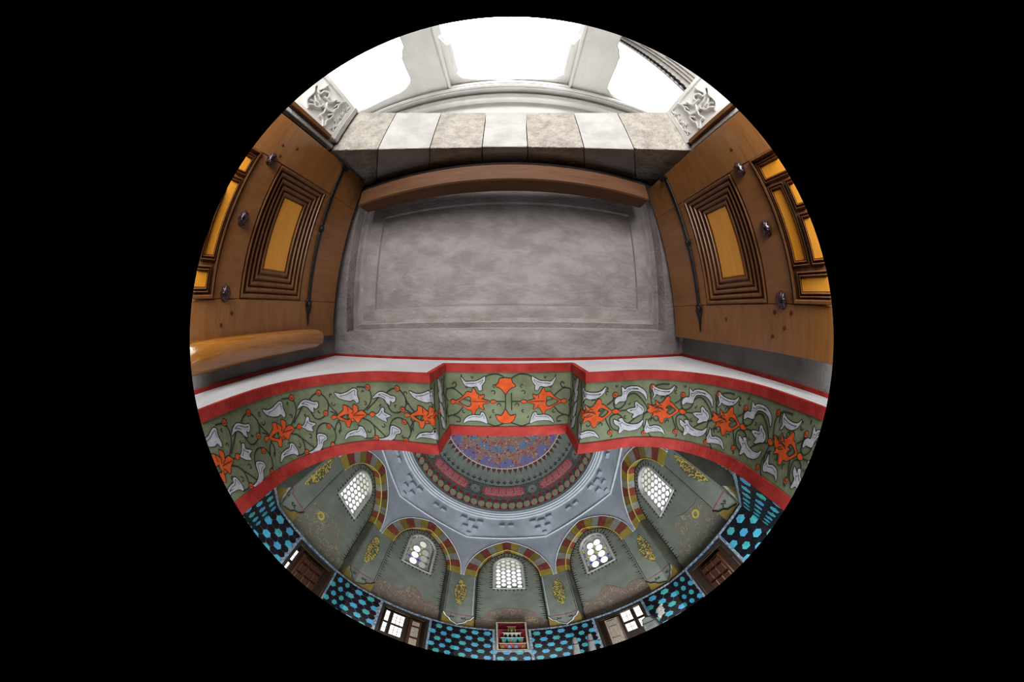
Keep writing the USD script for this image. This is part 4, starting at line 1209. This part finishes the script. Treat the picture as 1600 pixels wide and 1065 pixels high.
            for j in range(int(wl.length / 0.14)):
                p = wl.interpolate(0.14 * j).coords[0]
                lit = (p[0] * s < 0.25) or k == 1
                th.part('coloured_glass', Build().add(slab(sbox(p[0] - 0.026, p[1] - 0.045, p[0] + 0.026, p[1] + 0.045), -0.42, -0.41), fn=fn), cols[(j * 5 + k) % 6] if lit else m_darkwood)
            for x, z in ((0.02, 4.22), (0.02, 4.62), (0.02, 5.0), (-0.42, 4.22), (-0.42, 4.62), (0.44, 4.2), (0.44, 4.62)):
                th.part('coloured_glass', Build().add(slab(affinity.rotate(sbox(x - 0.04, z - 0.05, x + 0.04, z + 0.05), 45), -0.42, -0.41), fn=fn), (g_blue, g_yellow, g_green)[int(10 * abs(z)) % 3] if x * s < 0.2 or k == 1 else m_reveal)
        th.close()

    # -------- lower window, or the prayer niche in the far wall
    xl, xr = (-0.88, 0.92)
    if k == 0:
        xl, xr = -0.60, 0.60
        th = Thing('prayer_niche', 'red prayer niche with stepped stalactite tiers in a pale frame, foot of the far wall', 'niche')
        zt, zb = 1.55, -0.2
        for P in (sbox(-0.56, zt - 0.06, 0.56, zt), sbox(-0.56, zb, 0.56, zb + 0.07), sbox(-0.56, zb, -0.49, zt), sbox(0.49, zb, 0.56, zt)):
            th.part('frame_strip', Build().add(slab(P, -0.3, 0.03, 0.015), fn=fn), m_beige)
        th.part('niche_back', Build().add(slab(sbox(-0.5, zb, 0.5, zt), -0.3, -0.28), fn=fn), m_dred, 'red back of the niche')
        tiers = [(0.46, -0.12, 0.22, m_vous[0]), (0.38, 0.24, 0.57, m_tile_blue[2]), (0.31, 0.60, 0.88, m_dscal), (0.15, 0.90, 1.27, m_yellow)]
        for j, (hw, z0, z1, mm) in enumerate(tiers):
            tt = th.part('stalactite_tier', Build().add(slab(sbox(-hw, z0, hw, z1), -0.28, -0.05 - 0.05 * j, 0.02), fn=fn), mm)
            th.part('tier_edge', Build().add(slab(sbox(-hw - 0.03, z1, hw + 0.03, z1 + 0.035), -0.28, -0.02 - 0.05 * j, 0.008), fn=fn), m_ridge, under=tt)
            nn = (4, 6, 4, 2)[j]
            for c in range(nn):
                x = -hw + (c + 0.5) * 2 * hw / nn
                w = hw / nn * 0.6
                cell = Polygon([(x - w, z0 + 0.02), (x + w, z0 + 0.02), (x + w, z0 + 0.14), (x, z1 - 0.06), (x - w, z0 + 0.14)])
                mm2 = (m_dblue if c in (1, 2) and j == 0 else m_ochre, (m_vous[1], m_tile_dark, m_orange)[c % 3], m_tile_dark, m_dfin)[j]
                th.part('stalactite_cell', Build().add(slab(cell, -0.06 - 0.05 * j, -0.03 - 0.05 * j, 0.01), fn=fn), mm2, under=tt)
        th.close()
    elif abs(k) < 3:
        win_n += 1
        what = {-1: 'with bright panes at its left and a shutter at its right', 1: 'with a grey shutter at its left and bright panes at its right', -2: 'with two bright panes left of a carved brown shutter', 2: 'with a carved brown shutter left of narrow bright panes'}[k]
        th = Thing(f'window_{win_n}', f'low dark wooden window of the {SAY[k]} wall {what}', 'window', kind='structure')
        zt = 0.95
        for P in (sbox(xl, -1.6, xl + 0.10, zt), sbox(xr - 0.10, -1.6, xr, zt), sbox(xl + 0.10, zt - 0.10, xr - 0.10, zt)):
            th.part('frame_board', Build().add(slab(P, -0.36, 0.012, 0.01), fn=fn), m_darkwood)
        th.part('window_back', Build().add(slab(sbox(xl, -1.6, xr, zt), -0.36, -0.30), fn=fn), m_darkwood)
        th.part('curtain_rail', Build().add(tube([(xl + 0.14, zt - 0.16, -0.05), (xr - 0.16, zt - 0.16, -0.05)], 0.011, 6), smooth=True, fn=fn), m_brass, 'pale metal curtain rail')
        s = 1 if k > 0 else -1

        def pane(x0, x1, z0, z1, nx, nz):
            """Panes of an opening leaf with thin glazing bars."""
            for a in range(nx):
                for b in range(nz):
                    u0, u1 = x0 + (x1 - x0) * a / nx, x0 + (x1 - x0) * (a + 1) / nx
                    v0, v1 = z0 + (z1 - z0) * b / nz, z0 + (z1 - z0) * (b + 1) / nz
                    th.part('window_pane', Build().add(slab(sbox(u0 + 0.011, v0 + 0.011, u1 - 0.011, v1 - 0.011), -0.26, -0.245), fn=fn), g_pane)
            th.part('glazing_frame', Build().add(slab(sbox(x0 - 0.05, z0 - 0.05, x1 + 0.05, z1 + 0.05).difference(sbox(x0, z0, x1, z1)), -0.30, -0.21, 0.01), fn=fn), m_darkwood)
        if abs(k) == 1:
            A = ((-0.02, 0.36), (0.48, 0.72)) if k == 1 else ((-0.34, 0.10), (-0.62, -0.46))
            if k == 1:
                pane(*A[0], 0.24, 0.82, 2, 2)
                pane(*A[0], -0.36, 0.12, 2, 2)
                pane(*A[1], 0.24, 0.82, 1, 2)
                pane(*A[1], -0.36, 0.12, 1, 2)
            else:
                pane(*A[0], 0.06, 0.66, 3, 3)
                pane(*A[0], -0.62, -0.04, 3, 2)
                pane(*A[1], 0.06, 0.66, 1, 2)
                pane(*A[1], -0.62, -0.04, 1, 2)
            u0, u1 = (-0.62, -0.14) if k == 1 else (0.26, 0.72)
            sh = th.part('shutter', Build().add(slab(sbox(u0, -1.6, u1, 0.72), -0.3, -0.12, 0.02), fn=fn), m_shutter_grey if k == 1 else m_shutter, 'folded wooden shutter')
            for z0, z1 in ((0.36, 0.62), (-0.3, 0.28), (-1.2, -0.4)):
                th.part('shutter_panel', Build().add(slab(sbox(u0 + 0.09, z0, u1 - 0.09, z1), -0.12, -0.10, 0.012), fn=fn), m_shutter_grey, under=sh)
        else:
            if k == -2:
                pane(-0.70, -0.46, -0.02, 0.50, 1, 2)
                pane(-0.70, -0.46, -0.62, -0.14, 1, 2)
                u0, u1 = -0.30, 0.70
            else:
                pane(0.57, 0.73, 0.22, 0.78, 1, 2)
                pane(0.57, 0.73, -0.42, 0.10, 1, 2)
                u0, u1 = -0.66, 0.30
            sh = th.part('shutter', Build().add(slab(sbox(u0, -1.6, u1, 0.66), -0.3, -0.18, 0.02), fn=fn), m_shutter, 'carved brown wooden shutter')
            for a in range(3):
                for z0, z1 in ((0.34, 0.56), (-0.12, 0.26), (-0.62, -0.2), (-1.2, -0.7)):
                    w = (u1 - u0 - 0.1) / 3
                    th.part('shutter_panel', Build().add(slab(sbox(u0 + 0.08 + a * w, z0, u0 + 0.03 + (a + 1) * w, z1), -0.18, -0.14, 0.02), fn=fn), m_shutter, under=sh)
        th.close()

    # -------- tile dado
    panels = [(-HW, xl), (xr, HW)]
    if abs(k) == 3:
        panels = [(-HW, HW)]
    if k == 0:
        panels.append((xl, xr))
    where = {(-3, 0): 'beyond the left corner, nearest the painted arch', (3, 0): 'beyond the right corner, nearest the painted arch',
             (-2, 0): 'left of the left window', (-2, 1): 'right of the left window',
             (-1, 0): 'left of the far left window', (-1, 1): 'right of the far left window', (0, 0): 'directly left of the prayer niche', (0, 1): 'behind the two headposts',
             (0, 2): 'below the prayer niche', (1, 0): 'left of the far right window', (1, 1): 'right of the far right window with pale patch',
             (2, 0): 'left of the right window', (2, 1): 'right of the right window'}
    for pi, (x0, x1) in enumerate(panels):
        z0, z1 = (-1.6, -0.22) if (k == 0 and pi == 2) else (-1.6, 1.08)
        th = Thing('tile_panel', f'dado of black and turquoise hexagonal tiles {where[(k, pi)]}', 'tile panel')
        th.part('grout_bed', Build().add(slab(sbox(x0 + 0.003, z0, x1 - 0.003, z1), -0.05, -0.012), fn=fn), m_grout, 'pinkish mortar bed')
        bw = 0.095
        bl, br = (pi == 1 or (k == 0 and pi == 2) and False), (pi == 0 and abs(k) < 3)
        field = sbox(x0 + (bw if bl else 0), z0, x1 - (bw if br else 0), z1 - bw)
        blocks = []
        nb = max(1, int((x1 - x0) / 0.11))
        for j in range(nb):
            blocks.append(sbox(x0 + j * (x1 - x0) / nb + 0.004, z1 - bw, x0 + (j + 1) * (x1 - x0) / nb - 0.004, z1 - 0.004))
        if bl or br:
            u = x0 if bl else x1 - bw
            for j in range(24):
                blocks.append(sbox(u + 0.004, z1 - bw - 0.11 * (j + 1) + 0.004, u + bw - 0.004, z1 - bw - 0.11 * j - 0.004))
        b = Build()
        for q in blocks:
            b.add(slab(q, -0.012, 0.004), fn=fn)
        th.part('border_tiles', b, m_tborder, 'pale blue border tiles', kind='stuff')
        R = 0.1467
        for q in range(-16, 17):
            for r in range(-26, 27):
                x, z = 1.5 * R * q, math.sqrt(3) * R * (r + q / 2) + 0.02
                if not (x0 - R < x < x1 + R and max(z0, -1.25) < z < z1 + R):
                    continue
                hexa = Polygon([(x + (R - 0.010) * math.cos(PI / 3 * j), z + (R - 0.010) * math.sin(PI / 3 * j)) for j in range(6)])
                c = hexa.intersection(field)
                if c.is_empty or c.geom_type != 'Polygon' or c.area < 0.006:
                    continue
                hue = (q * 7 + r * 13 + k) % 3
                blue = (q - r) % 3 == 0
                th.part('hexagonal_tile', Build().add(slab(c, -0.012, 0.004 + 0.0015 * ((q * 3 + r) % 3)), fn=fn), m_tile_blue[hue] if blue else (m_tile_dark if hue else m_tile_dark2))
        if (k, pi) == (1, 1):  # two pale mottled patches laid over the tiles
            bl2 = [blob([(1.15 + dx, 0.20 + dz), (1.32 + dx, 0.35 + dz), (1.5 + dx, 0.50 + dz), (1.62 + dx, 0.42 + dz), (1.52 + dx, 0.26 + dz), (1.55 + dx, 0.1 + dz), (1.36 + dx, 0.02 + dz), (1.2 + dx, -0.2 + dz)]) for dx, dz in ((0.0, -0.05), (-0.03, -0.33))]
            for q in bl2:
                th.part('pale_patch', Build().add(slab(affinity.scale(q, 0.62, 0.62), 0.004, 0.012), fn=fn), m_patch, 'pale irregular patch over the tiles')
        th.close()

# ---------------------------------------------------------------- ring with its plaster facets, dome
def polar(r, ang, z):
    return np.stack([CC[0] + r * np.sin(ang), CC[1] + r * np.cos(ang), z], -1)


th = Thing('dome_ring', 'pale lavender plaster ring of folded facets between octagon and dome', 'ring', kind='structure')
phis = np.radians(np.arange(-180, 180, 3.0))
rows = []
y0 = math.radians(-YAW)


def ring_r(phi, w):
    d = (phi - y0 + PI / 8) % (PI / 4) - PI / 8
    return (1 - w) * AP / np.cos(d) + w * 4.72


for w in np.linspace(0, 1, 5):
    rows.append(polar(ring_r(phis, w), phis, np.full(len(phis), 7.0 + 1.34 * w)))
b = Build()
for p, q in zip(rows[:-1], rows[1:]):
    p2, q2 = np.roll(p, -1, 0), np.roll(q, -1, 0)
    b.add(np.concatenate([np.stack((p, p2, q2), 1), np.stack((p, q2, q), 1)]))
th.part('sloping_band', b, m_facet)
prof = [(4.78, 8.30), (4.63, 8.34), (4.60, 8.44), (4.54, 8.47), (4.53, 8.56), (4.48, 8.60), (4.46, 8.74), (4.42, 8.76)]
for i, (p, q) in enumerate(zip(prof[:-1], prof[1:])):
    a, c = polar(np.full(len(phis), p[0]), phis, np.full(len(phis), p[1])), polar(np.full(len(phis), q[0]), phis, np.full(len(phis), q[1]))
    a2, c2 = np.roll(a, -1, 0), np.roll(c, -1, 0)
    th.part('ring_moulding', Build().add(np.concatenate([np.stack((a, a2, c2), 1), np.stack((a, c2, c), 1)])), m_ridge if i in (0, 2, 4) else m_spandrel)


def facet(u, w, size, skew=0.0):
    """A little wedge of plaster standing out of the band: leaning front, flat underside."""
    r = float(ring_r(np.array(u), w))
    z = 7.0 + 1.34 * w
    c = polar(np.array(r), np.array(u), np.array(z))
    inn = -np.array([math.sin(u), math.cos(u), 0])
    t = np.array([math.cos(u), -math.sin(u), 0])
    s = size / 2
    o = 0.55 * size
    v = [c - t * s - inn * 0.2 - [0, 0, s], c + t * s - inn * 0.2 - [0, 0, s], c + t * s + inn * o - [0, 0, s], c - t * s + inn * o - [0, 0, s],
         c - t * (s * (1 - skew)) - inn * 0.2 + [0, 0, s], c + t * (s * (1 - skew)) - inn * 0.2 + [0, 0, s], c + t * (s * (1 - skew)) + inn * 0.12 * size + [0, 0, s], c - t * (s * (1 - skew)) + inn * 0.12 * size + [0, 0, s]]
    return quads(v, [(0, 1, 2, 3), (3, 2, 6, 7), (0, 3, 7, 4), (1, 5, 6, 2), (4, 7, 6, 5)])


for k in range(-4, 4):
    cor = y0 + (k + 0.5) * PI / 4
    if abs(k + 0.5) < 3.4:
        for du, w, sz in ((-0.094, 0.80, 0.32), (0.0, 0.76, 0.36), (0.094, 0.80, 0.32), (-0.055, 0.46, 0.28), (0.055, 0.46, 0.28), (0.0, 0.24, 0.22)):
            th.part('plaster_facet', Build().add(facet(cor + du, w, sz)), m_facet)
    mid = y0 + (k + 1) * PI / 4
    if abs(k + 1) < 3:
        for du in (-0.048, 0.048):
            th.part('plaster_facet', Build().add(facet(mid + du, 0.70, 0.30, 0.35)), m_facet)
th.close()

DC, DR = np.array([CC[0], CC[1], 8.74]), 4.42


def dome_fn(q):
    """(longitude, latitude in degrees, lift) to the inside of the dome."""
    lo, la = np.radians(q[:, 0]), np.radians(q[:, 1])
    r = DR - q[:, 2]
    return DC + np.stack([r * np.cos(la) * np.sin(lo), r * np.cos(la) * np.cos(lo), r * np.sin(la)], -1)


th = Thing('dome', 'painted dome with red script cartouches, toothed rings and a blue and red floral medallion', 'dome', kind='structure')


def zone(name, la0, la1, lift, mat, label=None):
    b = Build()
    lons, las = np.arange(-180, 180.1, 4.0), np.linspace(la0, la1, max(2, int((la1 - la0) / 4) + 1))
    P = []
    for a, c in zip(lons[:-1], lons[1:]):
        for d, e in zip(las[:-1], las[1:]):
            P += [((a, d, lift), (c, d, lift), (c, e, lift)), ((a, d, lift), (c, e, lift), (a, e, lift))]
    b.add(np.array(P), fn=dome_fn)
    return th.part(name, b, mat, label)


zone('ground_zone', 0, 2.6, 0.0, m_dgreen, 'plain sage edge')
zone('ground_zone', 2.6, 25.0, 0.0, m_dground, 'dark foliage ground')
zone('ground_zone', 25.0, 41.3, 0.0, m_dgreen, 'plain sage ring')
zone('medallion_zone', 41.3, 90, 0.0, m_medal, 'blue and red floral medallion')
zone('painted_ring', 41.0, 41.7, 0.012, m_dwhite, 'thin white ring')
zone('painted_ring', 25.0, 25.5, 0.012, m_dfin, 'thin dark ring')
zone('painted_ring', 13.0, 13.35, 0.012, m_dgreen, 'thin sage ring')


def dpaint(name, poly, mat, lift=0.01, label=None, under=None, kind=None):
    return th.part(name, Build().add(slab(poly, 0.004, lift), fn=dome_fn, step=6.0), mat, label, under=under, kind=kind)


def dshape(lon, lat, poly):
    """A polygon drawn in degrees round (0, 0), set at (lon, lat) with its width kept."""
    return affinity.translate(affinity.scale(poly, 1 / math.cos(math.radians(lat)), 1, origin=(0, 0)), lon, lat)


for i in range(-15, 16):
    lon = 5.65 * i + 1.0
    scal = Polygon([(-2.2, -1.8), (0, -3.1), (2.2, -1.8), (2.5, 1.2), (1.5, 2.9), (0, 3.3), (-1.5, 2.9), (-2.5, 1.2)])
    h = dpaint('painted_scallop', dshape(lon, 5.9, scal), m_dscal, 0.012, 'pale painted scallop')
    dpaint('scallop_eye', dshape(lon, 6.1, Point(0, 0).buffer(0.9, quad_segs=2)), m_dgreen, 0.016, under=h)
    for la, r, nm in ((4.0, 1.5, 'painted_bead'), (10.8, 1.6, 'painted_bead')):
        dpaint(nm, dshape(lon + 2.82 if la < 8 else lon, la, Polygon([(-r, 0), (0, -r * 1.2), (r, 0), (0, r * 1.6)])), m_dred, 0.011, 'red painted bead')
    # black sprigs and hanging spikes
    sprig = unary_union([Polygon([(-0.25, -2.2), (0.25, -2.2), (0.1, 2.6), (0, 3.2), (-0.1, 2.6)]), Polygon([(-1.7, -0.4), (0, -1.4), (1.7, -0.4), (1.5, 0.5), (0, -0.5), (-1.5, 0.5)]), Polygon([(-1.1, 1.2), (0, 0.4), (1.1, 1.2), (0, 1.1)])])
    dpaint('painted_sprig', dshape(lon, 29.0, sprig), m_dfin, 0.01, 'black painted sprig')
    spike = Polygon([(-2.0, 1.9), (2.0, 1.9), (1.1, -0.2), (0.35, -1.3), (0, -3.4), (-0.35, -1.3), (-1.1, -0.2)])
    h = dpaint('painted_spike', dshape(lon, 39.0, spike), m_dpend, 0.01, 'brown painted spike')
    dpaint('painted_bud', dshape(lon + 2.82, 40.0, Polygon([(-0.7, 1), (0.7, 1), (0, -1.6)])), m_dscal, 0.01)
for i in range(-2, 2):
    lon = 47.2 * (i + 0.5) + 0.4
    disc = Point(0, 0).buffer(3.7, quad_segs=6)
    h = dpaint('painted_rosette', dshape(lon, 19.2, disc), m_dgreen, 0.012, 'sage green painted rosette')
    dpaint('rosette_eye', dshape(lon, 19.2, Point(0, 0).buffer(0.8, quad_segs=3)), m_dred, 0.016, under=h)
rs = random.Random(5)
for i in (-1, 0, 1):
    lon = 47.2 * i + 0.4
    cart = Polygon([(-17.4, 0), (-16.6, -2.6), (-14.6, -4.2), (-11, -4.7), (11, -4.7), (14.6, -4.2), (16.6, -2.6), (17.4, 0), (16.6, 2.6), (14.6, 4.2), (11, 4.7), (-11, 4.7), (-14.6, 4.2), (-16.6, 2.6)])
    h = dpaint('script_cartouche', affinity.translate(cart, lon, 19.3), m_dcart, 0.012, 'red cartouche filled with pale flowing script')
    g = []
    for j in range(26):
        x = -15 + 1.2 * j
        if j % 5 != 4:
            g.append(stroke([(x, -1.5 + rs.random()), (x + 0.3, 1.2), (x + 0.2, 3.5 + 0.5 * rs.random())], 0.32))
        a = rs.random()
        g.append(stroke([(x - 0.7, -2.2 - a), (x + 0.2, -3.3 + a), (x + 1.2, -2.3), (x + 1.0, -1.2), (x + 0.4, -0.8 - a)], 0.34))
        if j % 3 == 0:
            g.append(stroke([(x - 0.9, 1.5 * a), (x + 0.6, 0.6 - a), (x + 1.9, 0.9)], 0.3))
    dpaint('script', affinity.translate(unary_union(g).intersection(cart.buffer(-0.4)), lon, 19.3), m_dscript, 0.016, 'pale flowing script', under=h, kind='stuff')
# medallion: blue lobes and purple rim sprays
for i, lon in enumerate((-56, -33.5, -10.6, 12, 34, 57)):
    dpaint('painted_lobe', dshape(lon, 58.5, affinity.scale(Point(0, 0).buffer(3.6, quad_segs=4), 1.25, 0.8)), m_dblue, 0.01, 'blue painted lobe')
    dpaint('painted_lobe', dshape(lon + 11, 56.5, Point(0, 0).buffer(1.3, quad_segs=3)), m_dblue, 0.01)
for i in range(-3, 4):
    spray = Polygon([(-8.5, -3.6), (8.5, -3.6), (5.2, -0.6), (4.0, 2.4), (1.5, 3.4), (0, 4.6), (-1.5, 3.4), (-4.0, 2.4), (-5.2, -0.6)])
    dpaint('painted_spray', dshape(23.0 * i + 4, 46.3, spray), m_dpurple, 0.009, 'purple painted spray')
rs = random.Random(11)
fl = [[], [], []]
for j in range(300):
    la = 42.5 + 38 * rs.random() ** 1.3
    lo = -85 + 170 * rs.random()
    fl[j % 3].append(dshape(lo, la, Point(0, 0).buffer(0.55 + 0.5 * rs.random(), quad_segs=1)))
for g, mm in zip(fl, (m_orange, m_dscal, m_dred)):
    dpaint('painted_florets', unary_union(g), mm, 0.013, 'scattered small painted florets', kind='stuff')
th.close()
# plain wall over the entrance, seen only from inside the chamber
fn4 = wall_fn(4)
one('wall_entrance', Build().add(slab(sbox(-HW, 1.75, HW, 7.0), -0.2, 0.0), fn=fn4), m_spandrel, 'chamber wall over the painted arch', 'wall', kind='structure')

# ---------------------------------------------------------------- headposts of the tombs, just rising into view
for (x0, x1, y, zt, flare, say) in ((1.55, 1.70, 7.8, 0.17, 0.03, 'left of the two grey headposts in front of the tiles right of the prayer niche'), (1.95, 2.10, 7.75, 0.18, 0.02, 'right of the two grey headposts in front of the tiles right of the prayer niche')):
    th = Thing('headpost', say, 'headpost')
    xc, hw = (x0 + x1) / 2, (x1 - x0) / 2
    pl = Polygon([(xc - hw * 1.15 - flare, -1.3), (xc + hw * 1.15 + flare, -1.3), (xc + hw, -0.3), (xc + hw * 0.72, zt - 0.1), (xc + hw * 0.5, zt), (xc - hw * 0.45, zt + 0.01), (xc - hw * 0.75, zt - 0.08), (xc - hw, -0.3)])
    th.part('shaft', Build().add(slab(pl, -0.08, 0.08, 0.02, back=True), fn=lambda q, y=y: np.c_[q[:, 0], y - q[:, 2], q[:, 1]]), m_stonegrey)
    th.part('collar', Build().add(slab(sbox(xc - hw * 0.98, -0.22, xc + hw * 0.98, -0.17), 0.0, 0.095, 0.005), fn=lambda q, y=y: np.c_[q[:, 0], y - q[:, 2], q[:, 1]]), m_stonegrey)
    th.close()
f1 = wall_fn(1)
th = Thing('headpost', 'broad grey headpost by the right edge of the far right window', 'headpost')
th.part('shaft', Build().add(slab(Polygon([(0.86, -1.3), (1.4, -1.3), (1.28, -0.2), (1.2, 0.02), (1.05, 0.06), (0.93, -0.02), (0.88, -0.3)]), 0.4, 0.6, 0.03, back=True), fn=f1), m_stonegrey)
th.part('collar', Build().add(slab(sbox(0.9, -0.34, 1.29, -0.28), 0.55, 0.62, 0.01), fn=f1), m_stonegrey)
th.close()
